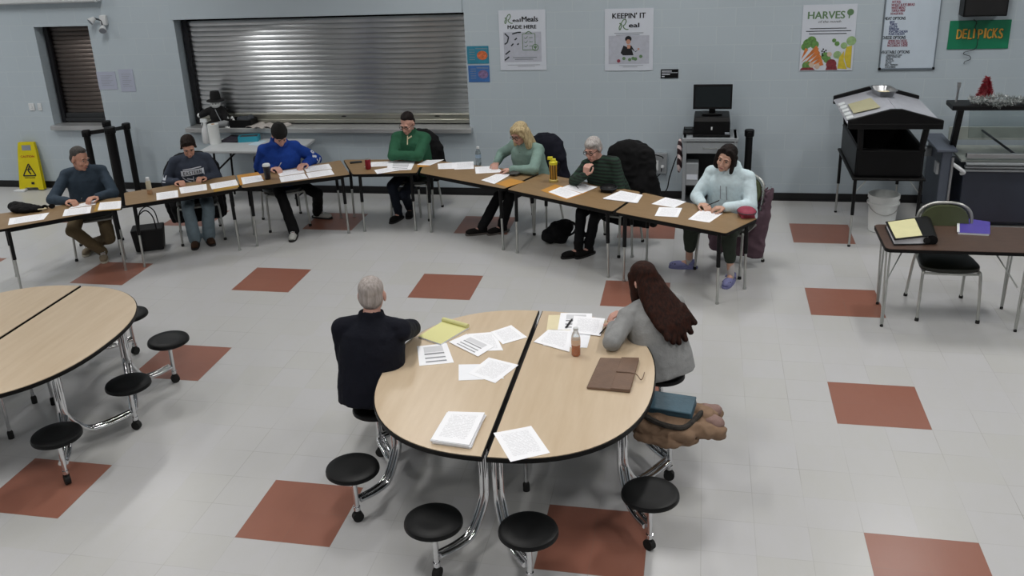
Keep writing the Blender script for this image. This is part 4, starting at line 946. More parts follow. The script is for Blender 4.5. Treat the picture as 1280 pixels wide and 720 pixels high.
# ------------------------------------------------------------------ serving counter cut off by the right edge
ox, oy = 1.46, .0; t = thing('serving_counter', 'slate blue salad bar with overhead guard at the right edge of the photo', 'serving counter', (ox, oy, 0)); W_ = 1.7; y0, y1, zc = .02, .68, .80
g = G(); g.box((W_ / 2 + .12, (y0 + y1) / 2 - .02, .33), (W_ - .24, y1 - y0 - .06, .56)); g.box((W_ / 2 + .12, (y0 + y1) / 2, .03), (W_ - .3, .5, .06)); g.obj('cabinet_body', 'navy', t, bevel=.01)
g = G(); g.box((.06, (y0 + y1) / 2, .44), (.10, y1 - y0, .76)); g.obj('end_panel', 'navy2', t, bevel=.012)
g = G(); g.box((.05, (y0 + y1) / 2, .83), (.20, y1 - y0 + .06, .03)); g.obj('end_shelf', 'navy2', t, bevel=.006)
g = G(); g.box((-.03, .5, .70), (.08, .1, .1)); g.obj('power_box', 'cart', t, bevel=.006)
g = G(); g.box((.0, .13, .62), (.03, .11, .13)); plab(g.obj('switch_box', 'white', t, bevel=.006), 'pale control box')
g = G(); g.tube([(.115, -.0, .76), (.115, -.0, .02)], .014, 8); g.obj('corner_strip', 'steel', t)
for z, yy, m in ((.78, .0, 'steel'), (.70, -.03, 'cart'), (.66, -.0, 'cart'), (.625, .0, 'cart')):
    g = G(); g.box((W_ / 2 + .12, yy + .01, z), (W_ - .24, .05, .05 if z > .75 else .022)); g.obj('front_rail', m, t, smooth=0, bevel=.004)
g = G()
for c, d in (((W_ / 2 + .1, y1 - .03, .86), (W_ - .2, .03, .14)), ((W_ / 2 + .1, .33, .72), (W_ - .2, .62, .02))): g.box(c, d)
g.obj('well', 'wellm', t, smooth=0)
for xx in (.52, 1.0, 1.45):
    g = G(); g.tube([(xx, .62, .90), (xx + .22, .1, .76)], .012, 6); g.obj('divider_bar', 'inkd', t)
g = G(); g.tube(spl([(.13, .03, .68), (.17, -.05, .66), (.22, -.06, .62), (.2, -.03, .6)], 5), .02, 8); g.obj('drain_bracket', 'white', t)
for sx in (.15, W_ - .05):
    g = G(); g.hexa([(sx - .03, .20, .80), (sx + .03, .20, .80), (sx + .03, .26, .80), (sx - .03, .26, .80)], [(sx - .03, .06, 1.25), (sx + .03, .06, 1.25), (sx + .03, .13, 1.25), (sx - .03, .13, 1.25)]); g.obj('guard_post', 'blackm', t, smooth=0, bevel=.005)
g = G(); g.box((W_ / 2 + .05, .15, 1.275), (W_, .30, .05)); g.obj('top_shelf', 'blackm', t, smooth=0, bevel=.008)
g = G(); g.box((W_ / 2 + .1, .05, 1.02), (W_ - .25, .006, .36), T=M.Translation((0, .0, 0))); 
g = G(); g.hexa([(.22, -.04, .98), (W_, -.04, .98), (W_, -.033, .98), (.22, -.033, .98)], [(.22, .03, 1.25), (W_, .03, 1.25), (W_, .037, 1.25), (.22, .037, 1.25)]); g.obj('sneeze_guard', 'glass', t, smooth=0)
g = G(); g.tube([(.12, .2, 1.26), (.135, .22, 1.46)], .012, 6); g.box((.135, .22, 1.47), (.03, .03, .05)); g.obj('guard_pin', 'steel', t)
zt2 = 1.30
def tinsel(name, label, cat, c, shape, n, m, r0=.05, s=(.02, .05), wd=.005):
    g = G(); rnd = random.Random(len(label) * 13 + n)
    for i in range(n):
        p, nn = shape(rnd); d = (V(nn) + V((rnd.uniform(-.6, .6), rnd.uniform(-.6, .6), rnd.uniform(-.6, .6)))).normalized(); L = rnd.uniform(*s); x = d.orthogonal().normalized() * wd
        p = V(p); g.add([p - x, p + x, p + d * L], [(0, 1, 2)])
    return g
def cone_shape(rnd):
    h = rnd.random() ** 1.4 * .24; a = rnd.uniform(0, 2 * pi); r = .075 * (1 - h / .26); return (r * cos(a), r * sin(a), .02 + h), (cos(a), sin(a), -.1)
def tree(label, x):
    t = thing('tinsel_tree', label, 'ornament', (ox + x, oy + .15, zt2 + .003))
    g = G(); g.lathe([(.03, 0), (.08, .012), (.06, .09), (.036, .18), (.008, .262)], n=16); g.obj('core', 'tinselr', t)
    tinsel('', label, '', 0, cone_shape, 1100, 0, s=(.02, .042)).obj('red_tinsel', 'tinselr', t, smooth=0)
tree('small red tinsel tree on top of the serving counter guard', .375); tree('red tinsel tree at the very edge, half cut off', .93)
def gar(rnd):
    x = rnd.uniform(.22, 1.35); a = rnd.uniform(0, 2 * pi); rr = .032 + .02 * sin(x * 17); return (x, .13 - .07 + .03 * sin(x * 9) + rr * cos(a), .03 + rr * sin(a)), (rnd.uniform(-.4, .4), cos(a), sin(a))
g = tinsel('', 'garl', '', 0, gar, 2600, 0, s=(.02, .05), wd=.008); g.tube(spl([(x, .06 + .03 * sin(x * 9), .028) for x in [.22 + .08 * q for q in range(15)]], 3), .022, 7)
tag(g.obj('tinsel_garland', 'tinsels', None, None, smooth=0), 'silver tinsel garland lying along the top shelf of the serving counter', 'garland').location = (ox, oy, zt2 + .012)
# ------------------------------------------------------------------ register cart
cx0, cx1, cy0, cy1, cz = -1.17, -.575, .36, .79, .865
t = thing('register_cart', 'grey metal cart carrying the register against the back wall', 'cart', ((cx0 + cx1) / 2, cy0, 0)); w = cx1 - cx0; d = cy1 - cy0
for s in (-1, 1):
    g = G(); g.box((s * (w / 2 - .02), d / 2, cz / 2), (.04, d, cz)); plab(g.obj('side_panel', 'cart', t, bevel=.006), 'left side panel' if s < 0 else 'right side panel')
g = G(); g.box((0, d / 2, cz - .02), (w + .02, d + .02, .04)); g.obj('cart_top', 'cart', t, bevel=.006)
g = G(); g.box((0, .015, cz - .115), (w - .08, .03, .13)); dr = g.obj('drawer', 'cart', t, bevel=.005); g = G(); g.tube(spl([(-.07, 0, cz - .11), (-.06, -.02, cz - .115), (.06, -.02, cz - .115), (.07, 0, cz - .11)], 4), .006, 6); g.obj('handle', 'grayleg', dr)
g = G(); g.box((0, d - .02, .35), (w - .08, .02, .65)); g.obj('back_panel', 'cartd', t, smooth=0)
for z in (.06, .30):
    g = G(); g.box((0, d / 2, z), (w - .08, d - .04, .02)); g.obj('shelf', 'cartd' if z > .1 else 'cart', t, smooth=0)
t = thing('storage_bin', 'grey bin with a pale label on the shelf inside the register cart', 'bin', (-1.06, .46, .31)); g = G(); g.box((0, 0, .13), (.14, .2, .26)); g.obj('bin_body', 'cart', t, bevel=.006); g = G(); g.box((0, -.102, .10), (.12, .004, .06)); g.obj('bin_label', 'poster', t, smooth=0)
t = thing('cash_register', 'black boxy cash register base on top of the grey cart', 'register', (-.86, .56, cz)); g = G(); g.box((0, 0, .09), (.40, .30, .16)); g.obj('register_body', 'blackp', t, bevel=.01); g = G(); g.hexa([(-.2, -.16, .17), (.2, -.16, .17), (.2, .16, .17), (-.2, .16, .17)], [(-.19, -.13, .225), (.19, -.13, .225), (.19, .14, .235), (-.19, .14, .235)]); g.obj('register_lid', 'blackp', t, bevel=.008); g = G(); g.box((0, -.152, .10), (.016, .006, .035)); g.obj('lock', 'white', t, smooth=0); g = G(); g.box((0, -.158, .016), (.41, .03, .024)); g.obj('drawer_front', 'blackp', t, bevel=.004)
g = G(); g.box((.17, -.16, .045), (.05, .02, .02)); g.obj('badge', 'inkgray', t, smooth=0)
a, b = wl(863, 140, .5), wl(914, 112, .5); t = thing('monitor', 'black flat monitor standing on the cash register', 'monitor', (-.86, .54, cz + .235)); w2 = .425; h2 = .275
TT = M.Translation((0, -.02, .05)) @ M.Rotation(R(-8), 4, 'X')
g = G(); g.box((0, 0, h2 / 2 + .01), (w2, .035, h2), T=TT); g.obj('bezel', 'blackp', t, bevel=.006); g = G(); g.box((0, -.0185, h2 / 2 + .01), (w2 - .04, .003, h2 - .045), T=TT); g.obj('screen', 'screen', t, smooth=0)
g = G(); g.box((0, .03, .006), (.22, .16, .012)); g.box((0, .045, .06), (.07, .03, .11)); g.obj('stand', 'blackp', t, bevel=.004)
t = thing('card_reader', 'flat black card reader at the left edge of the cart top', 'card reader', (-1.115, .60, cz)); g = G(); g.hexa([(-.06, -.09, 0), (.06, -.09, 0), (.06, .09, 0), (-.06, .09, 0)], [(-.055, -.085, .03), (.055, -.085, .03), (.055, .085, .055), (-.055, .085, .055)]); g.obj('reader_body', 'blackp', t, bevel=.006); g = G(); g.box((0, .03, .046), (.08, .05, .004), T=M.Rotation(R(8), 4, 'X')); g.obj('reader_screen', 'screen', t, smooth=0)
STR = mat('striped_cloth', '#5a2a35', .8)
m, n, l, b = newmat('flag_stripes'); tc = n.new('ShaderNodeTexCoord'); wv = n.new('ShaderNodeTexWave'); wv.bands_direction = 'DIAGONAL'; wv.inputs['Scale'].default_value = 5; l.new(tc.outputs['Object'], wv.inputs[0]); st = math_node(n, l, 'GREATER_THAN', wv.outputs['Fac'], .6); l.new(mixc(n, l, st, lin('#2a1218'), lin('#c8b8b8')), b.inputs['Base Color']); b.inputs['Roughness'].default_value = .8
g = G(); g.loft([(V((0, 0, z)), V((0, 1, 0)), V((1, 0, 0)), ry, rx) for z, ry, rx in ((-.18, .04, .012), (-.12, .07, .022), (0, .085, .03), (.12, .06, .025), (.2, .02, .012))], 16)
o = link_mesh('striped_bag', remesh(g, .01, 3, .5, .01, 14), m, None, (-1.205, .47, .62), smooth=180); tag(o, 'striped dark and pale cloth bag hanging on the left side of the register cart', 'bag')
g = G(); g.tube(spl([(-1.20, .62, .62), (-1.25, .66, .55), (-1.32, .72, .3), (-1.36, .76, .12), (-1.5, .72, .02), (-1.66, .68, .012)], 6), .007, 6); tag(g.obj('power_cord', 'blackm', None, (-1.36, .7, 0)), 'black power cord sagging from the register cart to the floor', 'cord')
g = G(); g.tube(spl([(-1.36, .74, .012), (-1.2, .5, .012), (-1.1, .3, .012), (-1.25, .2, .012)], 6), .006, 6); tag(g.obj('power_cord', 'blackm', None, (-1.2, .4, 0)), 'black cord lying on the floor in front of the register cart', 'cord')

# ------------------------------------------------------------------ barrier posts
def post(label, base, h, belts=(), rr=.041, tilt=(0, 0)):
    t = thing('barrier_post', label, 'barrier post', (base[0], base[1], 0), 0, None)
    g = G(); g.lathe([(.115, 0), (.12, .008), (.11, .022), (.05, .034), (.036, .045)], n=28); g.obj('base', 'blackp', t)
    g = G(); g.cyl((0, 0, .03), (tilt[0], tilt[1], h - .06), rr, n=16); g.obj('pole', 'blackm', t)
    g = G(); g.lathe([(rr, h - .08), (rr + .012, h - .075), (rr + .014, h - .01), (rr + .008, h), (.01, h + .003)], (tilt[0], tilt[1], 0), 18); g.box((tilt[0], tilt[1] - rr - .01, h - .045), (.04, .03, .05)); g.obj('belt_head', 'blackp', t)
    for bx, by, bz in belts:
        q = V((bx - base[0], by - base[1], bz)); q = q - V((q.x, q.y, 0)).normalized() * .065; p = V((tilt[0], tilt[1], h - .04)); dv = (q - p); n_ = V((-dv.y, dv.x, 0)).normalized() * .004; u = V((0, 0, .025)); g = G()
        g.add([p - n_ - u, q - n_ - u, q - n_ + u, p - n_ + u, p + n_ - u, q + n_ - u, q + n_ + u, p + n_ + u], [(0, 1, 2, 3), (7, 6, 5, 4), (0, 4, 5, 1), (2, 6, 7, 3), (1, 5, 6, 2), (0, 3, 7, 4)]); g.obj('belt', 'blackm', t, smooth=0)
    return t
B3 = (-8.28, .55); p1 = wl(107, 163, .05); p2 = wl(137, 161, .1); p2b = wl(133, 154, .55); p3 = wl(157, 154, .6)
h1 = p1.z; 
post('black barrier post nearest the seated grey-haired man', (p1.x, .05), p1.z, [(p2.x, .1, p2.z - .02)])
post('thick black barrier post in front, middle of the barrier group', (p2.x, .1), p2.z + .02, [(p3.x, .6, p3.z - .04)], .058)
post('black barrier post against the wall behind the thick middle post', (p2b.x, .55), p2b.z + .03, (), .045)
post('black barrier post at the right end of the group by the wall', (p3.x, .6), p3.z)
c = wl(937, 162, .6); post('black barrier post standing right of the register cart', (c.x, .6), c.z)

# ------------------------------------------------------------------ wet floor sign
t = thing('floor_sign', 'yellow folding wet-floor caution sign against the wall at the left edge', 'floor sign', (-10.05, .70, 0), R(6)); 
def leaf(tilt, front):
    TT = M.Translation((0, .07 + (.03 if tilt > -8 else 0), .665)) @ M.Rotation(R(tilt), 4, 'X') @ M.Scale(1.1, 4)
    g = G(); prof = [(-.105, 0), (.105, 0), (.125, -.12), (.165, -.60), (.10, -.60), (.085, -.57), (-.085, -.57), (-.10, -.60), (-.165, -.60), (-.125, -.12)]
    n = len(prof); vs = [TT @ V((x, y, z)) for y in (-.008, .008) for x, z in prof]
    g.add(vs, [tuple(range(n)), tuple(range(2 * n - 1, n - 1, -1))] + [(i, i + n, (i + 1) % n + n, (i + 1) % n) for i in range(n)]); o = g.obj('leaf', 'yellow', t, smooth=0)
    if front:
        T2 = TT @ M.Translation((0, -.010, 0)); g = G(); g.add([(-.06, 0, -.1), (.06, 0, -.1), (.06, 0, -.035), (-.06, 0, -.035)], [(0, 1, 2, 3)], T2); plab(g.obj('handle_slot', 'inkgray', o, smooth=0), 'grey view through the handle slot')
        g = G(); fit_text(g, 'CAUTION', -.09, .09, -.19, .028, T2, .03); g.obj('red_lettering', mat('red_letters', '#a5341c', .5), o, smooth=0)
        g = G(); tri = [(-.085, -.42), (0, -.27), (.085, -.42), (-.085, -.42)]; strip(g, tri, .016, T2); strip(g, [(0, -.32), (-.01, -.36), (.02, -.4)], .018, T2); flat(g, circ(.005, -.31, .011), T2); strip(g, [(-.03, -.345), (.03, -.335)], .012, T2); fit_text(g, 'WET FLOOR', -.07, .07, -.455, .018, T2, .03); flat(g, [(.01, -.53), (.05, -.53), (.05, -.50), (.01, -.50)], T2); g.obj('black_print', 'ink', o, smooth=0)
leaf(-9, True); leaf(-7, False)
c = at(26, 239); g = G(); g.hexa([(-.09, -.05, 0), (.09, -.04, 0), (.09, .05, 0), (-.09, .05, 0)], [(-.085, -.045, .02), (.085, -.035, .03), (.085, .045, .035), (-.085, .045, .02)]); o = g.obj('folded_cloth', 'white', None, None, bevel=.008); o.location = c; tag(o, 'small white folded cloth on the floor by the yellow caution sign', 'cloth')

# ------------------------------------------------------------------ white folding table by the wall
tz = .735; fx0, fx1 = wl(252, 188, .2).x, wl(372, 186, .2).x
t = thing('folding_table', 'white plastic folding table against the wall under the shutter ledge', 'table', ((fx0 + fx1) / 2, .46, 0)); w = fx1 - fx0
g = G(); g.box((0, 0, tz - .02), (w, .62, .04)); g.obj('tabletop', 'ftop', t, bevel=.012, seg=3)
for s in (-1, 1):
    for yy in (-.22, .22):
        g = G(); g.cyl((s * (w / 2 - .14), yy, tz - .04), (s * (w / 2 - .11), yy, 0), .014, n=10); g.obj('leg', 'blackm', t)
    g = G(); g.tube([(s * (w / 2 - .13), -.22, .10), (s * (w / 2 - .13), .22, .10)], .011, 8); g.obj('leg_crossbar', 'blackm', t)
    g = G(); g.tube([(s * (w / 2 - .12), -.22, .42), (s * (w / 2 - .45), -.22, tz - .04)], .012, 8); g.obj('folding_brace', 'blackm', t)
tx = lambda px, py: at(px, py, tz)
def spray(label, c, z, s=1.):
    t = thing('spray_bottle', label, 'bottle', (c.x, c.y, z)); g = G(); g.lathe([(.045 * s, 0), (.05 * s, .01), (.05 * s, .12 * s), (.042 * s, .16 * s), (.02 * s, .20 * s), (.016 * s, .215 * s)], n=20); g.obj('bottle_body', 'white', t); g = G(); g.lathe([(.019 * s, .21 * s), (.019 * s, .24 * s)], n=14); g.hexa([(-.05 * s, -.014, .235 * s), (.03 * s, -.014, .235 * s), (.03 * s, .014, .235 * s), (-.05 * s, .014, .235 * s)], [(-.045 * s, -.012, .275 * s), (.025 * s, -.012, .27 * s), (.025 * s, .012, .27 * s), (-.045 * s, .012, .275 * s)]); g.tube([(-.03 * s, 0, .24 * s), (-.045 * s, 0, .2 * s)], .006, 6); g.obj('trigger_head', 'whitebox', t)
spray('white spray bottle on the folding table left of the paper towel roll', tx(255, 181) + V((0, .1, 0)), tz, 1.15)
c = tx(264, 181) + V((.02, .08, 0)); t = thing('paper_towel_roll', 'upright white paper towel roll on the white folding table', 'paper towels', (c.x, c.y, tz)); g = G(); g.lathe([(.022, .004), (.07, 0), (.07, .25), (.022, .25), (.022, .01)], n=28); g.obj('towel_roll', 'bucket', t); g = G(); g.lathe([(.022, .01), (.0225, .252), (.019, .252), (.018, .01)], n=16); g.obj('cardboard_core', 'manila', t)
pc = [tx(*p) for p in ((277, 178), (290, 171), (299, 172), (297, 178.5))]; g = G(); g.hexa(pc, [p + V((0, 0, .03)) for p in pc]); o = tag(g.obj('tablet_case', mat('dark_plum_case', '#2c2633', .5), None, pc[0], smooth=0, bevel=.004), 'dark plum tablet case lying on the white folding table', 'tablet case')
c = tx(312, 176); TEAL = mat('turquoise_box_card', '#2f97ad', .5, var=.06); t = thing('turquoise_box', 'turquoise open-topped box on the white folding table', 'box', (c.x, c.y, tz), R(12)); g = G()
for cc, dd in (((0, 0, .004), (.25, .14, .008)), ((0, -.07, .035), (.25, .008, .07)), ((0, .07, .035), (.25, .008, .07)), ((-.125, 0, .035), (.008, .14, .07)), ((.125, 0, .035), (.008, .14, .07))): g.box(cc, dd)
g.obj('tray', TEAL, t, smooth=0); g = G(); g.box((0, 0, .04), (.23, .12, .05)); plab(g.obj('dark_contents', 'inkd', t, bevel=.008), 'dark contents of the box')
pc = [tx(*p) for p in ((310, 181), (325, 175), (334, 176), (322, 182))]; g = G(); g.hexa(pc, [p + V((0, 0, .002)) for p in pc]); tag(g.obj('paper_sheet', mat('pale_blue_paper', '#c3d8e4', .6), None, pc[0], smooth=0), 'pale blue sheet lying beside the turquoise box', 'paper')
c = tx(311, 169); t = thing('hand_tool', 'small black hand tool behind the turquoise box', 'tool', (c.x - .05, c.y, tz)); g = G(); g.cap((-.12, 0, .015), (.03, .02, .02), .012, .014); g.obj('tool_handle', 'blackp', t); g = G(); g.cap((.03, .02, .025), (.07, .03, .045), .03, .025); g.obj('tool_head', 'blackp', t)

# ------------------------------------------------------------------ things on the shutter ledge
lz = .875
c = wl(248, 152, WALL + .02); FUR = mat('black_plush', '#0c0c0f', .9, var=.2, bump=.4, bscale=90)
t = thing('plush_figure', 'black-coated plush snow figure with a brimmed hat sitting on the shutter ledge', 'plush figure', (-7.15, WALL + .03, lz), R(12))
g = G(); g.ell((0, 0, .13), (.105, .08, .14)); g.ell((0, 0, .22), (.085, .07, .06)); g.cap((-.07, 0, .22), (-.2, -.03, .17), .05, .042); g.cap((.07, 0, .21), (.13, -.05, .10), .05, .042); g.cap((-.05, -.03, .05), (-.10, -.12, .04), .05, .045); link_mesh('coat', remesh(g, .009, 3, .5, .006, 18), FUR, t, smooth=180)
g = G(); g.ell((0, -.025, .30), (.068, .062, .058)); g.obj('face', 'bucket', t)
g = G(); g.ell((-.235, -.035, .16), (.025, .025, .03)); g.obj('mitten', 'bucket', t); g = G(); g.ell((.14, -.06, .10), (.025, .03, .04)); g.obj('mitten', 'bucket', t)
g = G(); g.lathe([(.115, .335), (.12, .343), (.112, .35), (.07, .355), (.066, .42), (.055, .46), (.01, .465)], (0, 0, 0), 24); g.obj('hat', FUR, t)
g = G(); g.tube([(.0, -.082, .24), (.03, -.094, .16), (.06, -.09, .08)], .006, 6); g.obj('coat_zip', 'cart', t)
for s in (-1, 1):
    g = G(); g.ell((s * .02, -.085, .31), (.006, .004, .007)); g.obj('eye', 'black', t)
g = G(); g.cap((-.06, -.11, .035), (.12, -.07, .05), .03, .045); g.obj('pale_foot', mat('pale_plush', '#8d9092', .9), t)
t = thing('paper_tray', 'black tray full of papers on the shutter ledge beside the plush figure', 'tray', (wl(303, 148, WALL + .02).x, WALL + .035, lz)); g = G()
for cc, dd in (((0, 0, .005), (.3, .2, .01)), ((0, -.1, .05), (.3, .01, .1)), ((0, .1, .05), (.3, .01, .1)), ((-.15, 0, .05), (.01, .2, .1)), ((.15, 0, .05), (.01, .2, .1))): g.box(cc, dd)
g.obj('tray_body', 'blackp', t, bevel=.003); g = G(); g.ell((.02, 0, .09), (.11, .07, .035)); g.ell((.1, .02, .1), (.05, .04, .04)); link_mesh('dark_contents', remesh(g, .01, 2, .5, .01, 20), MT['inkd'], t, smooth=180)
g = G(); q = V((wl(280, 143, WALL).x, WALL - .035, lz + .0)); TT = M.Translation(q) @ M.Rotation(R(-20), 4, 'Z') @ M.Rotation(R(-48), 4, 'X'); g.box((0, 0, .085), (.16, .008, .16), T=TT @ M.Rotation(R(35), 4, 'Y')); o = g.obj('photo_card', 'bucket', None, q, smooth=0); tag(o, 'square white photo card leaning at a tilt between plush figure and black tray', 'photo card'); g = G(); g.box((.01, -.006, .09), (.09, .004, .09), T=M.Translation(V()) @ M.Rotation(R(-20), 4, 'Z') @ M.Rotation(R(-48), 4, 'X') @ M.Rotation(R(35), 4, 'Y')); g.obj('dark_photo', 'inkd', o, smooth=0)
for px, lb in ((325, 'left one of two opened magazines on the shutter ledge behind the beanie wearer'), (345, 'right one of two opened magazines on the shutter ledge, half behind the black beanie')):
    c = wl(px, 154, WALL + .0); t = thing('magazine', lb, 'magazine', (c.x + (.012 if px > 330 else -.012), WALL + .005, lz), R(-14))
    for s in (-1, 1):
        g = G(); out = []
        for q in range(7):
            x = s * (.002 + .135 * q / 6); z = .004 + .022 * sin(pi * min(1, q / 6 * 1.0)) ** .8; out.append([V((x, -.13, z)), V((x, .13, z)), V((x, .13, z + .004)), V((x, -.13, z + .004))])
        g.rings(out); g.obj('page_block', mat('magazine_page', '#b9b3ae', .5, var=.15, vscale=25), t, smooth=60)

# ------------------------------------------------------------------ on the floor
c = at(697, 306); g = G(); g.ell((0, 0, .11), (.13, .10, .12)); g.ell((.05, .02, .17), (.10, .08, .08)); g.ell((-.09, -.03, .08), (.08, .08, .08)); 
BAG = cloth('black_nylon', '#0b0b0e', bump=.3, bscale=40)
t = thing('backpack', 'small black bag slumped on the floor between the blonde woman and the grey-haired woman', 'bag', (c.x, c.y + .08, 0)); link_mesh('bag_body', remesh(g, .01, 3, .5, .02, 9), BAG, t, smooth=180); g = G(); g.tube(spl([(.1, 0, .2), (.15, -.02, .24), (.19, -.02, .2), (.17, 0, .12), (.11, 0, .08)], 6), .012, 6); g.obj('strap', BAG, t)
c = at(172, 318); t = thing('waste_bin', 'black square bag with thin looped handles standing on the floor under the table seam', 'bag', (c.x + .05, c.y + .2, 0), R(25)); g = G(); g.hexa([(-.15, -.1, 0), (.15, -.1, 0), (.15, .1, 0), (-.15, .1, 0)], [(-.175, -.115, .26), (.175, -.115, .26), (.175, .115, .26), (-.175, .115, .26)]); g.obj('bag_body', 'black', t, bevel=.015, smooth=0)
for s in (-1, 1):
    g = G(); g.tube(spl([(-.1, s * .11, .25), (-.07, s * .1, .40), (.02, s * .08, .47), (.09, s * .1, .40), (.11, s * .11, .25)], 6), .007, 6); g.obj('handle', 'blackm', t)
t.name = 'tote_bag'

# ------------------------------------------------------------------ papers
cnt = [0]
def sheet(name, label, cat, px, z, m, th=.0015, group=None, n=6, curl=.0):
    q = [at(*p, z) if not isinstance(p, V) else p for p in px]       # TL TR BR BL as read
    c = sum(q, V()) / 4; nu = n; vs = []; uv = []; fs = []
    for lay in (1, 0):
        for j in range(n + 1):
            for i in range(n + 1):
                u, v = i / n, j / n; p = (q[3] * (1 - u) + q[2] * u) * (1 - v) + (q[0] * (1 - u) + q[1] * u) * v
                e = max(0, abs(u - .5) * 2 - .6) ** 2 * curl * (1 if u > .5 else .4) * (1 if v > .5 else .3)
                vs.append(p - c + V((0, 0, (th if lay else 0) + e))); uv.append((u, v))
    k = (n + 1) * (n + 1)
    for j in range(n):
        for i in range(n):
            a = j * (n + 1) + i; fs.append((a, a + 1, a + n + 2, a + n + 1)); fs.append((k + a + n + 1, k + a + n + 2, k + a + 1, k + a))
    bd = [i for i in range(n)] + [n + j * (n + 1) for j in range(n)] + [k - 1 - i for i in range(n)] + [(n - j) * (n + 1) for j in range(n)]
    for i in range(len(bd)):
        a, b = bd[i], bd[(i + 1) % len(bd)]; fs.append((b, a, a + k, b + k))
    me = bpy.data.meshes.new(name); me.from_pydata([tuple(v) for v in vs], [], fs); L = me.uv_layers.new(name='UVMap')
    for lp in me.loops: L.data[lp.index].uv = uv[lp.vertex_index]
    me.update(); o = link_mesh(name, me, m, None, c, smooth=0); 
    if label: tag(o, label, cat, group)
    return o
def stack(label, px, z, h, m='pwhite', n=5, cat='paper stack', name='paper_stack'):
    q = [at(*p, z + h) for p in px]; c = sum(q, V()) / 4; t = thing(name, label, cat, (c.x, c.y, z)); rnd = random.Random(5)
    for k in range(n):
        zz = z + h * k / n; a = R(rnd.uniform(-3, 3)) if k < n - 1 else 0; Q = M.Rotation(a, 3, 'Z'); off = V((rnd.uniform(-.006, .006), rnd.uniform(-.006, .006), 0)) if k < n - 1 else V()
        o = sheet('sheet_layer', None, None, [Q @ (p - c) + V((c.x, c.y, zz)) + off for p in q], 0, m if k == n - 1 else 'pplain', h / n * .9); o.location = o.location - V((c.x, c.y, z)); o.parent = t
    return t
Z0 = .7005; Z2 = .7155; e = .0018
P = lambda *a: [tuple(x) for x in a]
sheet('paper', 'printed sheet lying at the far left end of the row, before the black cap', 'paper', P((12, 273), (61.7, 265.8), (54.7, 274.4), (10, 281.5)), Z0, 'pwhite')
sheet('paper', 'printed sheet near the front edge below the hands of the man in the dark sweater', 'paper', P((81, 261.9), (114.5, 257.7), (112.8, 266.3), (78, 270.5)), Z0 + e, 'pwhite')
sheet('paper', 'printed sheet under the writing hand of the man in the dark sweater', 'paper', P((92, 257), (120, 250), (119.5, 255.6), (85.6, 261)), Z0, 'pwhite')
sheet('folder', 'mustard folder under a sheet at the right end of the first table', 'folder', P((121.5, 253.4), (150, 250.3), (150.5, 262), (117, 264.5)), Z0, 'mustard')
sheet('paper', 'printed sheet on the mustard folder, right of the man in the dark sweater', 'paper', P((125, 253.3), (151.6, 251), (151, 260.5), (122, 263)), Z0 + e, 'pwhite')
sheet('paper', 'printed sheet beside the small beige bottle, left of the printed sweatshirt woman', 'paper', P((195.3, 241.4), (222.2, 237.8), (223, 246.4), (195.8, 250.3)), Z2, 'pwhite')
sheet('paper', 'printed sheet directly before the fists of the woman in the printed sweatshirt', 'paper', P((223.9, 234.6), (258, 230), (259, 237.6), (226, 242.2)), Z2, 'pwhite')
sheet('folder', 'mustard folder on the second table, showing below its white sheet', 'folder', P((263.5, 231), (297, 226), (299, 233.6), (268, 240)), Z2, 'mustard')
sheet('paper', 'printed sheet on the mustard folder, right of the printed sweatshirt woman', 'paper', P((262, 230), (294.8, 224.5), (297.9, 231.3), (264.8, 236.7)), Z2 + e, 'pwhite')
sheet('envelope', 'orange envelope at the left end of the third table, left of the dark cup', 'envelope', P((295.9, 219.3), (322.3, 215.3), (330.5, 224), (300, 231.8)), Z0, 'manila', .003)
sheet('paper', 'printed sheet on the orange envelope left of the dark cup', 'paper', P((301, 222), (326, 219), (329.6, 226), (303.5, 230.6)), Z0 + .0035, 'pwhite')
for lb, px, kk in (('sheet under the writing hands of the beanie wearer', P((346, 214.7), (377.4, 210), (381, 215.6), (349.9, 220.6)), 0), ('far right one of the four sheets by the beanie wearer', P((378.3, 209), (411, 204.9), (415, 210.7), (383.5, 215.4)), 0), ('near left one of the four sheets by the beanie wearer', P((348.9, 221.4), (380.4, 216.6), (385, 223.2), (351.4, 227.8)), 1), ('near right one of the four sheets by the beanie wearer', P((382.6, 216.2), (414, 211.6), (418, 218), (386, 222.9)), 1)): sheet('paper', 'printed ' + lb, 'paper', px, Z0 + e * kk, 'pwhite')
sheet('paper', 'long printed sheet right before the crossed arms of the man in green', 'paper', P((464.7, 202.7), (519, 200.4), (517, 206), (455.4, 209)), Z0, 'pwhite')
sheet('paper', 'sheet with grey bands before the man in green', 'paper', P((484.5, 202.9), (519.5, 201), (514, 212.2), (484, 213.5)), Z0 + e, 'pband')
sheet('paper', 'slanted sheet right of the red can, nearest the table front before the man in green', 'paper', P((467.6, 212.6), (484.5, 209.7), (499, 213), (471.4, 217.6)), Z0 + 2 * e, 'pwhite')
sheet('envelope', 'tan envelope peeking from under a sheet at the seam right of the man in green', 'envelope', P((521, 205.4), (534, 203.5), (537, 208), (521.5, 209.2)), Z0, 'manila', .002)
sheet('paper', 'slanted sheet over the tan envelope between man in green and blonde woman', 'paper', P((532.6, 200.4), (555.4, 199.5), (537.5, 206.8), (521, 206)), Z0 + .0025, 'pwhite')
sheet('paper', 'left one of two adjoining sheets left of the clear water bottle', 'paper', P((547, 204.7), (567.6, 203.3), (568, 211), (547.8, 211.5)), Z0, 'pwhite')
sheet('paper', 'right one of two adjoining sheets, just left of the clear water bottle', 'paper', P((567.6, 203.3), (592, 201.8), (592.5, 211), (568, 212)), Z0 + e, 'pwhite')
sheet('paper', 'sheet under the hand of the blonde woman', 'paper', P((593.5, 208.7), (619.7, 207.4), (629, 215.2), (594.7, 217.2)), Z0, 'pwhite')
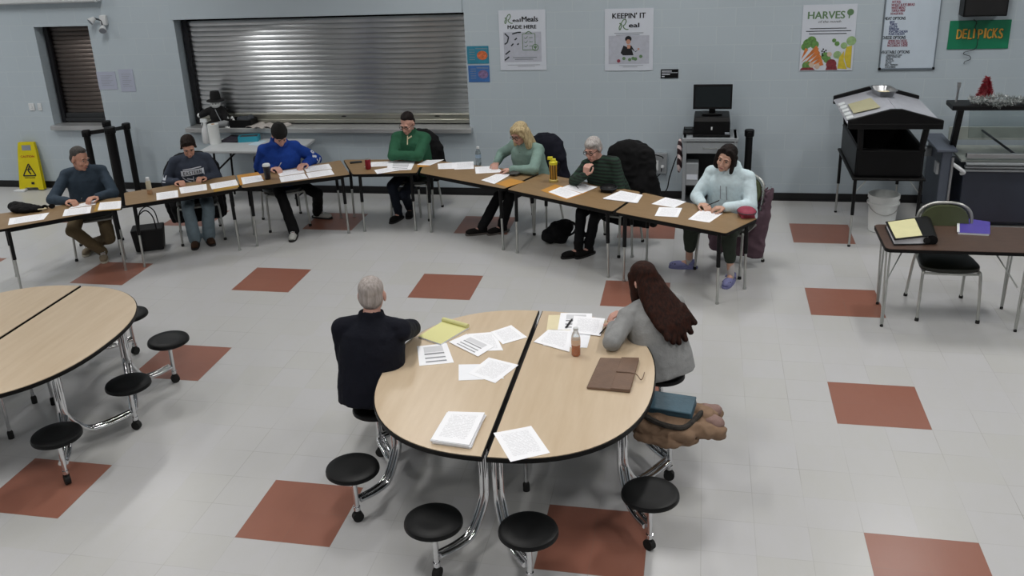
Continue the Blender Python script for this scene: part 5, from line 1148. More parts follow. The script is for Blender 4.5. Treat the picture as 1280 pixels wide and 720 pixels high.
sheet('envelope', 'orange envelope at the near right corner of the blonde woman\'s table', 'envelope', P((619.7, 229.6), (638, 223), (656.4, 227.3), (633.8, 234.2)), Z0, 'manila', .002)
sheet('paper', 'slanted sheet near the front edge beside the blonde woman\'s orange envelope', 'paper', P((601.4, 225.3), (620, 217.8), (639.6, 217.6), (618, 230.2)), Z0 + .0028, 'pwhite')
sheet('folder', 'orange folder lying under the open pages on the grey-haired woman\'s table', 'folder', P((675.7, 238.2), (693.8, 230.6), (735, 240), (708, 250)), Z0, 'manila')
sheet('paper', 'left page of the open folder before the grey-haired woman', 'paper', P((685.5, 240), (700.8, 233.6), (726.8, 242), (708.4, 248.3)), Z0 + e, 'pwhite')
sheet('paper', 'right page of the open folder, with a pen on it, before the grey-haired woman', 'paper', P((703, 234.2), (719, 228), (747, 233.8), (728, 241.6)), Z0 + 2 * e, 'pwhite')
stack('loose stack of white sheets next to the black case, over the table seam', P((775.7, 238.2), (803, 243.4), (795.6, 253.4), (753.7, 247.9)), Z0, .008)
sheet('paper', 'farther one of two overlapping sheets left of the woman in the pale hoodie', 'paper', P((831.7, 246.7), (857.7, 252.3), (843.3, 259.6), (814.3, 255)), Z0, 'pwhite')
sheet('paper', 'nearer one of two overlapping sheets left of the woman in the pale hoodie', 'paper', P((824, 259), (852.7, 260), (847.3, 271.7), (818.3, 270)), Z0 + e, 'pwhite')
sheet('paper', 'printed sheet in front of the clasped hands of the woman in the pale hoodie', 'paper', P((875, 262.6), (903.8, 266.7), (886.7, 278.3), (860, 274.3)), Z0, 'pwhite')
# centre table
sheet('paper', 'sheet with grey bands below the yellow pad on the oval table', 'paper', P((521.3, 433), (558.3, 429.2), (567.5, 453.3), (524.2, 457.5)), Z0, 'pband', curl=.01)
sheet('paper', 'small-print sheet showing behind the tilted banded sheet near the seam', 'paper', P((585, 417.5), (618, 415), (629, 438), (600, 439)), Z0, 'pwhite')
sheet('paper', 'sheet farthest right of the papers by the yellow pad, touching the black seam', 'paper', P((613.3, 415), (639, 406.7), (659, 421.7), (628.3, 430.5)), Z0 + e, 'pwhite', curl=.008)
sheet('paper', 'tilted sheet with grey bands beside the yellow pad', 'paper', P((583.3, 417.5), (617.5, 433.3), (597.5, 445.8), (560.8, 427.5)), Z0 + 2 * e, 'pband')
sheet('paper', 'level blank-looking sheet in the middle of the left tabletop, under a tilted one', 'paper', P((573.3, 455.8), (622, 455), (630, 473.3), (573.3, 475.8)), Z0, 'pplain')
sheet('paper', 'tilted printed sheet in the middle of the left tabletop, reaching towards the seam', 'paper', P((610.8, 447), (648.3, 456.3), (619, 479), (585, 467)), Z0 + e, 'pwhite')
stack('thick stack of stapled printouts at the near end of the left tabletop', P((560.2, 514), (606, 515.4), (586.5, 556), (538.8, 549)), Z0, .03, n=7)
sheet('paper', 'single printed sheet at the near end of the right tabletop', 'paper', P((616.7, 541.5), (664, 532.7), (687.6, 566.3), (638, 577.5)), Z0, 'pwhite', curl=.006)
sheet('folder', 'cream folder under the papers at the far end of the right tabletop', 'folder', P((685.8, 394), (716, 394), (716, 414), (683, 413.3)), Z0, 'cream')
sheet('paper', 'sheet with a dark printed heading and a pen on it, far end of right tabletop', 'paper', P((700.8, 391.3), (740, 392), (740, 412), (697, 412.5)), Z0 + e, 'pband')
sheet('paper', 'lower right sheet in the pile, behind the juice bottle', 'paper', P((690, 412), (739, 416), (734, 435), (679, 432)), Z0, 'pplain')
sheet('paper', 'tilted sheet sticking out to the left of the juice bottle', 'paper', P((685, 412.5), (715, 413.3), (711.7, 440), (667, 427.5)), Z0 + 2 * e, 'pwhite', curl=.012)
sheet('paper', 'sheet nearest the elbow of the long-haired woman', 'paper', P((717.5, 394.7), (756.3, 398.3), (750.8, 420), (713.3, 415.8)), Z0 + 3 * e, 'pwhite')
# yellow pad
q = [at(*p, Z0 + .012) for p in ((555, 400.5), (586, 409), (551, 430), (523, 420.5))]; c = sum(q, V()) / 4; t = thing('legal_pad', 'yellow ruled pad with its top page rolled over, on the oval table', 'notepad', (c.x, c.y, Z0))
o = sheet('pad_page', None, None, q, 0, 'pyel', .001); o.location -= V((c.x, c.y, Z0)); o.parent = t
q2 = [p - V((c.x, c.y, Z0)) for p in q]; g = G(); g.hexa([V((p.x, p.y, .001)) for p in q2[::-1]], [V((p.x, p.y, .0115)) for p in q2[::-1]]); g.obj('pad_block', 'pplain', t, smooth=0)
u = (q2[1] - q2[0]); k_ = (q2[3] - q2[0]).normalized(); g = G(); a_ = q2[0] + V((0, 0, .012)); g.tube([a_ + u * s + k_ * .01 for s in (0, .25, .5, .75, 1)], .017, 12); g.obj('rolled_page', 'pyel', t)
# brown portfolio
LEA = mat('brown_leather', '#6e5646', .5, var=.12, vscale=14, bump=.15, bscale=90)
q = [at(*p, Z0 + .02) for p in ((750, 446), (799, 447.5), (787.5, 488), (733, 483))]; c = sum(q, V()) / 4; t = thing('portfolio', 'brown leather portfolio with a flap on the right tabletop', 'portfolio', (c.x, c.y, Z0)); q2 = [V((p.x - c.x, p.y - c.y, 0)) for p in q][::-1]
g = G(); g.hexa(q2, [p * .99 + V((0, 0, .018)) for p in q2]); g.obj('case', LEA, t, smooth=0, bevel=.006)
f0 = [q2[3].lerp(q2[2], .55), q2[2], q2[1], q2[0].lerp(q2[1], .55)][::-1]; g = G(); g.hexa([p + V((0, 0, .018)) for p in f0], [p + V((0, 0, .024)) for p in f0]); fl = g.obj('flap', LEA, t, smooth=0, bevel=.004)
g = G(); a_, b_ = f0[1].lerp(f0[2], .35), f0[1].lerp(f0[2], .6); g.tube(spl([f0[0].lerp(f0[3], .5) + V((0, 0, .027)), a_.lerp(b_, .5) + V((0, 0, .028)), a_ * 1.15 + V((.03, 0, .02)), b_ * 1.15 + V((.035, -.01, .012))], 5), .003, 5); g.obj('tie_cord', LEA, fl)
# binder and notebook
q = [at(*p, zr) for p in ((1106, 284), (1157, 281), (1165, 305.8), (1117, 307))]; c = sum(q, V()) / 4; t = thing('ring_binder', 'thick black ring binder full of white pages on the dark walnut table', 'binder', (c.x, c.y, zr)); q2 = [V((p.x - c.x, p.y - c.y, 0)) for p in q][::-1]; hb = .075
g = G(); g.hexa(q2, [p + V((0, 0, .005)) for p in q2]); g.obj('back_cover', 'blackp', t, smooth=0)
tp = [q2[0] + V((0, .0, .045)), q2[1] + V((0, 0, hb)), q2[2] + V((0, 0, hb)), q2[3] + V((0, 0, .045))]; g = G(); g.hexa(tp, [p + V((0, 0, .005)) for p in tp]); g.obj('front_cover', 'blackp', t, smooth=0)
g = G(); s0, s1 = q2[1], q2[2]; g.tube([s0 + V((.0, .0, hb / 2)), s1 + V((0, 0, hb / 2))], hb / 2 + .003, 14); g.obj('spine', 'blackp', t)
ins = [p * .93 for p in q2]; ins[0] = q2[0] * .95 + V((.0, .012, 0)); g = G(); lo = [p + V((0, 0, .006)) for p in ins]; hi = [ins[0] + V((0, 0, .042)), ins[1] + V((-.02, 0, hb - .006)), ins[2] + V((-.02, 0, hb - .006)), ins[3] + V((0, 0, .042))]; g.hexa(lo, hi); g.obj('page_block', 'pplain', t, smooth=0)
g = G(); ce = s0 + V((-.045, -.004, hb / 2)); g.cyl(ce + V((0, .0, 0)), ce + V((0, -.006, 0)), .026, n=18); g.obj('spine_hole', 'black', t)
yy = [tp[i].lerp(sum(tp, V()) / 4, .1) + V((c.x, c.y, zr + .0062)) for i in (3, 2, 1, 0)]; yy[1] = yy[1].lerp(yy[0], .28); yy[2] = yy[2].lerp(yy[3], .24); sheet('yellow_sheet', 'pale yellow sheet lying on the black ring binder', 'paper', yy, 0, mat('pale_yellow_paper', '#d3cfa0', .7, var=.04))
PUR = mat('purple_cover', '#4b3f97', .45, var=.05)
q = [at(*p, zr) for p in ((1197, 274), (1236.5, 279.5), (1236.5, 295), (1197, 293))]; c = sum(q, V()) / 4; t = thing('notebook', 'purple notebook with white page edges on the dark walnut table', 'notebook', (c.x, c.y, zr)); q2 = [V((p.x - c.x, p.y - c.y, 0)) for p in q][::-1]
g = G(); g.hexa([p * .985 for p in q2], [p * .985 + V((0, 0, .014)) for p in q2]); g.obj('page_block', 'whitebox', t, smooth=0); g = G(); tq = [p + V((.006, .004, .0142)) for p in q2]; g.hexa(tq, [p + V((0, 0, .002)) for p in tq]); g.obj('cover', PUR, t, smooth=0); g = G(); g.box((q2[3] + q2[0]) / 2 + V((.004, 0, .0172)), (.02, (q2[3] - q2[0]).length * .95, .003), rz=atan2((q2[3] - q2[0]).y, (q2[3] - q2[0]).x) - pi / 2); g.obj('white_spine', 'whitebox', t, smooth=0)

# ------------------------------------------------------------------ small things on the tables
def pen(label, a, b, m='ink', r=.0042, name='pen'):
    a = V(a); b = V(b); t = thing(name, label, 'pen', a); d = b - a; u = d.normalized(); g = G(); g.tube([V(), u * .006, u * .02, d * .93, d], [.0008, r * .5, r, r, r * .8], 8); g.obj('barrel', m, t); g = G(); x, y, _ = frame(d); g.tube([d * .95 + y * (r + .0005), d * .7 + y * (r + .002)], .0014, 5); g.obj('clip', 'grayleg', t); return t
c = at(460.5, 211.5, Z0); t = thing('drink_can', 'red drinks can on the short table before the man in green', 'can', (c.x, c.y, Z0)); g = G(); g.lathe([(.024, 0), (.027, .004), (.033, .014), (.033, .104), (.0275, .117)], n=24); g.obj('can_body', mat('red_can', '#8c1f2c', .3, .4, var=.2, vscale=30), t); g = G(); g.lathe([(.028, .116), (.0285, .121), (.026, .121), (.025, .118), (.003, .117)], n=24); g.obj('can_lid', 'grayleg', t); g = G(); g.ell((0, -.006, .1195), (.008, .012, .0012)); g.obj('pull_tab', 'steel', t)
def wbottle(label, c, z, h, liquid, lab, capm, fill, r=.032):
    t = thing('bottle', label, 'bottle', (c.x, c.y, z)); s = h / .21
    g = G(); pr = [(.001, .004), (r * .8, .0), (r, .008), (r, .05 * s), (r * .93, .06 * s), (r, .07 * s), (r, .13 * s), (r * .8, .16 * s), (.014, .185 * s), (.0135, .195 * s)]; g.lathe(pr, n=24); g.obj('bottle_shell', mat('clear_plastic', '#dfe8ea', .08, trans=.9, alpha=.75), t)
    g = G(); f = [(rr * .9, zz) for rr, zz in pr if zz < fill * h]; g.lathe(f + [(f[-1][0], fill * h), (.001, fill * h)], n=20); g.obj('drink', liquid, t)
    g = G(); g.lathe([(.0165, .188 * s), (.0165, .208 * s), (.012, .21 * s), (.001, .21 * s)], n=18); g.obj('cap', capm, t)
    if lab: g = G(); g.lathe([(r + .0006, .085 * s), (r + .0006, .125 * s)], n=24); g.obj('label_band', lab, t)
wbottle('clear water bottle left of the blonde woman', at(598.3, 206.5, Z0), Z0, .215, mat('water', '#b9c8d0', .1, trans=.6), mat('bottle_label', '#8ea3b8', .4), 'white', .8)
wbottle('orange juice drink bottle beside the pile of papers on the oval table', at(720, 444, Z0), Z0, .20, mat('orange_drink', '#d8742a', .25), mat('juice_label', '#d9b9a0', .4), 'white', .5, .030)
c = at(335, 224, Z0); t = thing('coffee_cup', 'tall dark paper cup with a white lid on the third table', 'cup', (c.x, c.y, Z0)); g = G(); g.lathe([(.028, 0), (.031, .004), (.041, .15), (.042, .155)], n=24); g.obj('cup_body', mat('dark_cup', '#1b1c26', .5), t); g = G(); g.lathe([(.044, .152), (.045, .162), (.04, .168), (.038, .178), (.03, .178), (.028, .174), (.002, .174)], n=24); g.obj('lid', 'whitebox', t)
c = at(187.5, 242, Z2); t = thing('lotion_bottle', 'small beige bottle with a printed orange base on the second table', 'bottle', (c.x, c.y, Z2)); g = G(); g.lathe([(.026, 0), (.028, .006), (.028, .05)], n=18); g.obj('lower_band', mat('orange_band', '#b08a68', .5, var=.3, vscale=60), t); g = G(); g.lathe([(.028, .05), (.028, .13), (.022, .145)], n=18); g.obj('bottle_body', mat('beige_plastic', '#b9b29c', .5, var=.1), t); g = G(); g.lathe([(.02, .142), (.02, .178), (.016, .182), (.002, .182)], n=18); g.obj('cap', 'white', t)
c = at(692, 227, Z0); t = thing('drink_bottle', 'yellow and black insulated drink bottle left of the grey-haired woman', 'bottle', (c.x, c.y, Z0)); YP = mat('lemon_plastic', '#d6cc2c', .4); g = G(); g.lathe([(.045, 0), (.048, .006), (.048, .025), (.04, .03)], n=24); g.obj('base_ring', mat('pale_gold', '#c8b46a', .4), t)
m, n, l, b = newmat('amber_black_bands'); tc = n.new('ShaderNodeTexCoord'); wv = n.new('ShaderNodeTexWave'); wv.bands_direction = 'X'; wv.inputs['Scale'].default_value = 14; l.new(tc.outputs['Object'], wv.inputs[0]); l.new(mixc(n, l, math_node(n, l, 'GREATER_THAN', wv.outputs['Fac'], .45), lin('#1d150c'), lin('#b98a2c')), b.inputs['Base Color']); b.inputs['Roughness'].default_value = .35
g = G(); g.lathe([(.04, .028), (.038, .09), (.04, .15), (.042, .19)], n=24); g.obj('bottle_body', m, t); g = G(); g.lathe([(.044, .188), (.045, .215), (.03, .225), (.028, .245), (.002, .247)], n=24); g.box((-.03, -.01, .255), (.05, .03, .03)); g.obj('lid', YP, t); g = G(); g.tube(spl([(.04, 0, .21), (.065, 0, .20), (.066, 0, .14), (.042, 0, .11)], 5), .008, 7); g.obj('handle', 'blackp', t)
def softcase(name, label, cat, px, z, r, m, lid=True):
    a, b = at(*px[0], z), at(*px[1], z); c = (a + b) / 2; L = (b - a).length / 2; t = thing(name, label, cat, (c.x, c.y, z), atan2((b - a).y, (b - a).x)); g = G(); g.ell((0, 0, r * .5), (L, r * 1.25, r * .52)); g.box((0, 0, .01), (L * 1.4, r * 1.8, .02)); link_mesh('case_body', remesh(g, .006, 3), m, t, smooth=180); g = G(); g.tube([(L * .98 * cos(q), r * 1.24 * sin(q), r * .55) for q in [2 * pi * i / 24 for i in range(24)]], .004, 5, True); g.obj('zip_seam', 'inkd', t); return t
softcase('glasses_case', 'dark grey soft glasses case by the blonde woman\'s papers', 'glasses case', ((638, 221), (655, 214.5)), Z0, .05, mat('grey_soft_case', '#43423f', .5, var=.15))
softcase('glasses_case', 'shiny black oval glasses case beside the loose stack of sheets', 'glasses case', ((750.5, 238), (771, 240)), Z0, .075, 'blackp')
softcase('zip_pouch', 'pink zipped pouch at the right end of the row', 'pouch', ((921, 270.5), (945, 269.5)), Z0, .085, mat('pink_pouch', '#8f2f45', .6, var=.12, bump=.2, bscale=40))
a, b = at(437.5, 204, Z0), at(452.5, 202.5, Z0); t = thing('phone', 'thin black phone lying left of the red can', 'phone', ((a + b) / 2), atan2((b - a).y, (b - a).x)); L = (b - a).length; g = G(); g.box((0, 0, .005), (L, .07, .009)); g.obj('phone_body', 'blackp', t, bevel=.003); g = G(); g.box((0, 0, .0098), (L * .92, .062, .0006)); g.obj('screen', 'screen', t, smooth=0)
c = at(30, 268, Z0); g = G(); g.ell((0, 0, .035), (.16, .09, .045)); g.ell((-.1, .03, .04), (.1, .07, .05)); g.ell((.12, .02, .025), (.07, .05, .03)); CAPM = cloth('black_knit', '#0c0b0d')
t = thing('knit_cap', 'crumpled black cloth cap at the far left end of the row', 'cap', (c.x - .06, c.y + .09, Z0)); link_mesh('cap_cloth', remesh(g, .009, 3, .5, .012, 14), CAPM, t, smooth=180); g = G(); g.tube(spl([(.12, -.02, .03), (.2, .0, .03), (.22, .06, .02), (.17, .09, .015)], 5), .006, 6); g.obj('cord', 'cream', t)
c = at(61, 261, Z0); t = thing('sunglasses', 'folded dark sunglasses on the first table left of the writing man', 'sunglasses', c, R(30)); 
for s in (-1, 1):
    g = G(); g.tube([(s * .035 + .028 * cos(q), 0, .024 + .022 * sin(q)) for q in [2 * pi * i / 16 for i in range(16)]], .004, 6, True); g.ell((s * .035, 0, .024), (.027, .002, .02)); g.obj('lens', 'blackp', t); g = G(); g.tube([(s * .062, 0, .035), (s * .066, .02, .034), (-s * .03, .03 + .012 * (s > 0), .01)], .004, 6); g.obj('temple_arm', 'blackp', t)
g = G(); g.tube([(-.01, 0, .03), (0, -.003, .034), (.01, 0, .03)], .003, 6); g.obj('bridge', 'blackp', t)
za = V((0, 0, .006))
pen('black pen lying on the open folder before the grey-haired woman', at(718.5, 231, Z0 + .009), at(723, 235.5, Z0 + .009))
pen('black pen lying on the banded sheet at the far end of the oval table', at(707, 410, Z0 + .009), at(715, 399, Z0 + .009), r=.007)
pen('thin dark pen lying by the elbow of the long-haired woman', at(749, 418, Z0 + .01), at(757, 409.5, Z0 + .01))
# ------------------------------------------------------------------ the people
CHAIRG = None
def fwd(rot): return V((sin(R(rot)), -cos(R(rot)), 0))
def seat_for(label, loc, rot, d=.03, rc=None): 
    p = V((loc[0], loc[1], 0)) + fwd(rot) * d; stack_chair(label, p, rot if rc is None else rc); return p
HZ = .745
BR = hair_mat('hair_brown', '#15100e', '#2a1e19'); DK = hair_mat('hair_dark', '#100c0b', '#211715'); SALT = hair_mat('hair_salt_pepper', '#2d2c2e', '#56534f'); BLO = hair_mat('hair_blonde', '#8f7d5c', '#cbb992'); GRY = hair_mat('hair_grey', '#8a8583', '#b9b4b0'); WHT = hair_mat('hair_white_crop', '#8f8884', '#b5aca8'); RED = hair_mat('hair_auburn', '#160906', '#36180d')
SOLE_W = mat('white_sole', '#b9b4a6', .6); SOLE_B = mat('dark_sole', '#141212', .7)
# 1 grey-haired man
r1 = 30; l1 = (-7.57, -1.48)
c1 = seat_for('silver framed chair of the man in the dark sweater at the left end', l1, r1)
p1 = person('grey-haired man in a dark blue sweater, writing at the left end, looking to the right', l1, r1, elb=(at(142, 241, .72), at(65, 250, .72)), lean=18, head=(46, 12, 6), hands=(at(121, 246, HZ), at(89, 251.5, HZ)), feet=((at(113, 314).x, at(113, 314).y, -15), (at(126, 325).x, at(126, 325).y + .06, 5)),
            tops=('sweater', cloth('slate_knit', '#364350', bump=.35)), pants=('trousers', cloth('khaki_cotton', '#655741')), shoe=('sneaker', cloth('tan_suede', '#857a68'), SOLE_W), sk=SK_B, hair='short', hairm=SALT, collar='zip', legr=1.12, bulk=1.15, knees=(V((.9, -1, .5)), V((-.9, -1, .5))), curl=(45, 55), brow='#3c3632', elbow=(V((.75, .2, -.5)), V((-.75, .2, -.5))))
# 2 woman in printed sweatshirt
r2 = 32; l2 = (-6.60, -.92)
seat_for('silver framed chair of the woman in the printed sweatshirt', l2, r2)
p2 = person('dark-haired woman in a charcoal sweatshirt with a white chest emblem, looking down', l2, r2, elb=(at(271, 221, .70), at(208, 228, .70)), lean=13, head=(-2, 30, 0), k=.96, hands=(at(256, 222, HZ), at(222, 227.5, HZ)), feet=((at(262, 302).x, at(262, 302).y, 8), (at(245, 306).x, at(245, 306).y, -8)),
            tops=('sweatshirt', cloth('charcoal_fleece', '#383f4d')), pants=('jeans', cloth('washed_denim', '#76868f', bump=.3)), shoe=('boot', cloth('brown_leather_boot', '#3f2c20'), SOLE_B), sk=SK_B, hair='tied', hairm=BR, curl=(75, 75), pant_flare=.02, legr=1.12, bulk=1.2, elbow=(V((.75, .25, -.5)), V((-.75, .25, -.5))))
# emblem
def emblem(pr):
    k = .95; f = pr['fr']; c = pr['P'] + pr['D'] * .27
    g = G()
    def fine(poly, nx=14):
        xs = [p[0] for p in poly]
        flat(g, poly, None)
    # banner as a grid
    n = 14
    for i in range(n):
        a, b = -.125 + .25 * i / n, -.125 + .25 * (i + 1) / n; z = lambda x: .02 - .28 * x * x + .04 * x; hh = .031
        g.add([(a, 0, z(a) - hh), (b, 0, z(b) - hh), (b, 0, z(b) + hh), (a, 0, z(a) + hh)], [(0, 1, 2, 3)])
    for pts, w in (([(-.10, .055), (-.05, .062), (0, .064), (.05, .07), (.10, .07)], .012), ([(-.115, -.03), (-.09, -.06), (-.05, -.085), (0, -.105), (.05, -.082), (.09, -.052), (.115, -.015)], .012), ([(-.07, -.05), (-.03, -.06), (-.005, -.065)], .016), ([(0, -.03), (0, -.1)], .008), ([(.02, -.06), (.06, -.045)], .008)):
        pp = [(V((x, 0, z))) for x, z in pts]; pp = spl(pp, 4); strip(g, [(q.x, q.z) for q in pp], w, None)
    decal(pr, 'chest_emblem', 'poster', g, c, .006, f)
    g = G(); lw = .185 / 7
    for i, ch in enumerate('EASTERN'):
        a = -.1 + i * lw * 1.09; x = a + lw / 2; fit_text(g, ch, a, a + lw * .85, .02 - .28 * x * x + .04 * x - .021, .042, None, .03)
    decal(pr, 'chest_lettering', 'inkd', g, c, .0085, f)
emblem(p2)
g = G(); flat(g, [(-.03, -.03), (.03, -.025), (.03, .03), (-.03, .03)], None); strip(g, [(-.035, -.05), (.035, -.045)], .014, None)
decal(p2, 'sleeve_patch', 'poster', g, p2['sh'][1].lerp(p2['el'][1], .72), .004, V((-.72, -.68, .1)).normalized())
# 3 beanie
r3 = 34; l3 = (-5.78, -.39)
seat_for('silver framed chair of the person in the black beanie', l3, r3)
p3 = person('person in a royal blue hooded sweatshirt and black beanie, head bent over the papers', l3, r3, elb=(at(395, 199, .72), at(324, 208, .72)), lean=19, side=2, head=(6, 40, -5), hands=(at(378, 206, HZ), at(343, 210, HZ)), feet=((at(398, 272).x, at(398, 272).y, 45), (at(368, 296).x, at(368, 296).y, -20)),
            tops=('hoodie', cloth('royal_blue_fleece', '#153a8a')), pants=('trousers', cloth('black_trousers', '#0b0b0d')), shoe=('sneaker', cloth('white_mesh', '#a9aaa6'), SOLE_B), sk=SK_C, collar='hood', curl=(28, 50), bulk=1.4, pant_flare=.016, elbow=(V((.8, .2, -.45)), V((-.8, .2, -.45))))
g = G(); TH3 = p3['TH']
g.rings([[TH3 @ V((rx * cos(a), .02 + ry * sin(a), z)) for a in [2 * pi * q / 28 for q in range(28)]] for z, rx, ry in ((.018, .080, .099), (.022, .091, .108), (.055, .092, .109), (.06, .088, .105), (.09, .083, .099), (.125, .062, .075), (.15, .032, .04), (.168, .014, .016), (.172, .002, .002))])
g.obj('beanie', mat('black_rib_knit', '#0d0b0a', .95, var=.2, bump=.5, bscale=70, stretch=(4, 4, .3)), p3['root'], smooth=60)
g = G()
for dz, sh_ in ((.06, 'ABAA'), (0, 'LS'), (-.07, 'G')): pass
e3, s3, w3 = p3['el'][0], p3['sh'][0], p3['wr'][0]
g = G(); strip(g, [(-.03, .05), (-.01, .02), (.02, .02), (.0, .05), (-.03, .05)], .012, None); strip(g, [(-.03, -.02), (.02, -.02)], .02, None); strip(g, [(-.02, .0), (.01, -.04), (.03, -.02)], .014, None); decal(p3, 'sleeve_print', 'poster', g, s3.lerp(e3, .66), .005, V((.62, -.75, .2)).normalized())
g = G(); strip(g, [(-.03, .02), (.0, -.03), (.02, -.01), (.04, .02)], .018, None); strip(g, [(-.04, -.03), (.03, -.045)], .014, None); decal(p3, 'sleeve_print', 'poster', g, e3.lerp(w3, .12), .005, V((.5, -.85, .1)).normalized())
# 4 crossed arms
r4 = -3; l4 = (-4.27, .08); Q4 = M.Rotation(R(r4), 3, 'Z'); W4 = lambda x, y, z: Q4 @ V((x, y, z)) + V((l4[0], l4[1], 0))
seat_for('silver framed chair of the man in green with crossed arms', l4, r4)
p4 = person('short-haired man with glasses in a green quarter-zip, arms crossed, looking down', l4, r4, k=.97, lean=8, head=(-8, 24, 2), hands=(W4(-.085, -.235, .765), W4(.095, -.275, .80)), feet=((at(513, 268).x, at(513, 268).y, 12), (at(499, 274).x, at(499, 274).y, -12)),
            tops=('quarter_zip', cloth('green_fleece', '#2b5a42')), pants=('jeans', cloth('dark_denim', '#141a26')), shoe=('boot', cloth('black_leather', '#0d0c0c'), SOLE_B), sk=SK_C, hair='short', hairm=DK, glasses=True, collar='zip', curl=(35, 40), bulk=1.3,
            elbow=(V((.9, -.25, -.7)), V((-.9, -.25, -.7))), palms=(V((0, .9, -.3)), V((0, .9, -.3))), hdir=(V((-.5, .7, .0)), V((.6, .65, .0))))
g = G(); strip(g, [(-.004, .09), (.0, .0)], .012, None); strip(g, [(.0, .06), (.045, .085)], .016, None); decal(p4, 'zip_placket', 'cream', g, p4['P'] + p4['D'] * .35, .005, p4['fr'])
# 5 blonde
r5 = -30; l5 = (-2.80, -.24)
seat_for('silver framed chair of the blonde woman', l5, r5)
p5 = person('blonde woman with glasses in a pale sage jacket, reading a sheet', l5, r5, elb=(at(667, 212, .765), None), k=.96, lean=15, head=(-4, 26, 0), hands=(at(637, 212, HZ), at(621, 203.5, HZ)), feet=((at(628, 290).x, at(628, 290).y, -20), (at(603, 292).x, at(603, 292).y, -35)),
            tops=('jacket', cloth('sage_fleece', '#7c958d')), pants=('trousers', cloth('black_cotton', '#0d0d10')), shoe=('shoe', cloth('black_shoe', '#120f0e'), mat('grey_sole', '#55504c', .6)), sk=SK_C, hair='bob', hairm=BLO, glasses=True, collar='stand', curl=(40, 40), bulk=1.25, elbow=(V((.6, .3, -.7)), V((-.7, .2, -.5))), pant_flare=.01)
g = G(); strip(g, [(0, .10), (-.004, -.12)], .008, None); decal(p5, 'jacket_zip', 'inkd', g, p5['P'] + p5['D'] * .28, .005, p5['fr'])
# 6 grey-haired woman
r6 = -24; l6 = (-1.86, -.86)
pc6 = seat_for('silver framed chair of the grey-haired woman, under a big black coat', l6, r6, .03)
p6 = person('grey-haired woman with glasses in a dark green striped sweater, chin resting on her hand', l6, r6, elb=(None, at(721, 222, .77)), k=.95, lean=15, side=-13, head=(-2, 18, -4), hands=(V((-1.98, -1.12, .60)), at(746, 212, .97)), feet=((at(736, 318).x, at(736, 318).y, -15), (at(723, 320).x, at(723, 320).y, -35)),
            tops=('sweater', stripe_mat('green_black_stripes', '#0f1513', '#1f3a2c')), pants=('trousers', cloth('black_slacks', '#0c0d11')), shoe=('boot', cloth('black_boot', '#0c0b0b'), SOLE_B), sk=SK_C, hair='grey', hairm=GRY, glasses=True, curl=(40, 68), bulk=1.25,
            elbow=(V((.7, .3, -.6)), V((-.75, -.75, -.5))), hdir=(None, V((.12, .1, 1))), palms=(None, V((0, .9, .1))), rest=False)
# 7 pale hoodie
r7 = -27; l7 = (-.66, -1.32)
seat_for('silver framed chair of the woman in the pale hoodie, maroon coat behind it', l7, r7)
p7 = person('dark-haired woman in a pale ice-blue hoodie, hands clasped around a pen, head tilted', l7, r7, elb=(at(938, 257, .72), at(871, 246, .72)), lean=13, head=(6, 8, 15), hands=(at(906, 259.5, HZ), at(878, 255.5, HZ)), hdir=(V((-.85, -.5, -.05)), V((.85, -.5, -.05))), feet=((at(913, 354).x, at(913, 354).y + .03, 10), (at(861, 335).x, at(861, 335).y, -62)),
            tops=('hoodie', cloth('ice_blue_fleece', '#cbdde3')), pants=('leggings', cloth('dark_green_leggings', '#333a32')), shoe=('clog', cloth('lavender_foam', '#7d7fa8', bump=0), mat('lavender_sole', '#70729c', .6)), sk=SK_A, hair='darkbob', hairm=DK, collar='hood', legr=1.2, curl=(45, 55), bulk=1.35, crop=.4, sock=mat('white_sock', '#b9b4b2', .9), elbow=(V((.8, .2, -.5)), V((-.8, .2, -.5))))
for s in (-1, 1):
    g = G(); strip(g, [(s * .03, .05), (s * .034, -.09)], .007, None); decal(p7, 'drawstring', 'inkgray', g, p7['P'] + p7['D'] * .30, .006, p7['fr'])
pen('dark pen held in the clasped hands of the woman in the pale hoodie', at(884, 257, HZ + .035), at(899, 250.5, HZ + .06), r=.005)
pen('pen held in the right hand of the beanie wearer', at(347, 210, HZ), at(352, 203, HZ + .06), m='grayleg')
pen('black pen in the fingers of the grey-haired man at the left end', at(100, 254, HZ), at(103, 247, HZ + .05))
# 8 man at the oval table
SZ = .385
r8 = 187; l8 = (-3.06, -5.12)
p8 = person('man with cropped white hair in a navy jacket, seen from behind at the oval table', l8, r8, elb=(V((-3.24, -5.06, .64)), at(514, 410, .78)), seat=SZ, k=1.08, lean=11, side=-2, head=(0, 4, 0), hands=(V((-3.16, -4.82, .65)), V((-3.04, -4.80, .83))), feet=((-3.12, -4.72, 0), (-2.88, -4.70, 0)),
            tops=('jacket', cloth('navy_black_fleece', '#0b0e1a', bump=.3, bscale=60)), pants=('trousers', cloth('grey_trousers', '#5a5650')), shoe=('shoe', cloth('dark_shoe', '#15130f'), SOLE_B), sk=SK_C, hair='crop', hairm=WHT, collar='stand', bulk=1.18, elbow=(V((.35, .3, -1)), V((-1, .1, -.1))), vox=.006, cvox=.010, shoulder=.185)
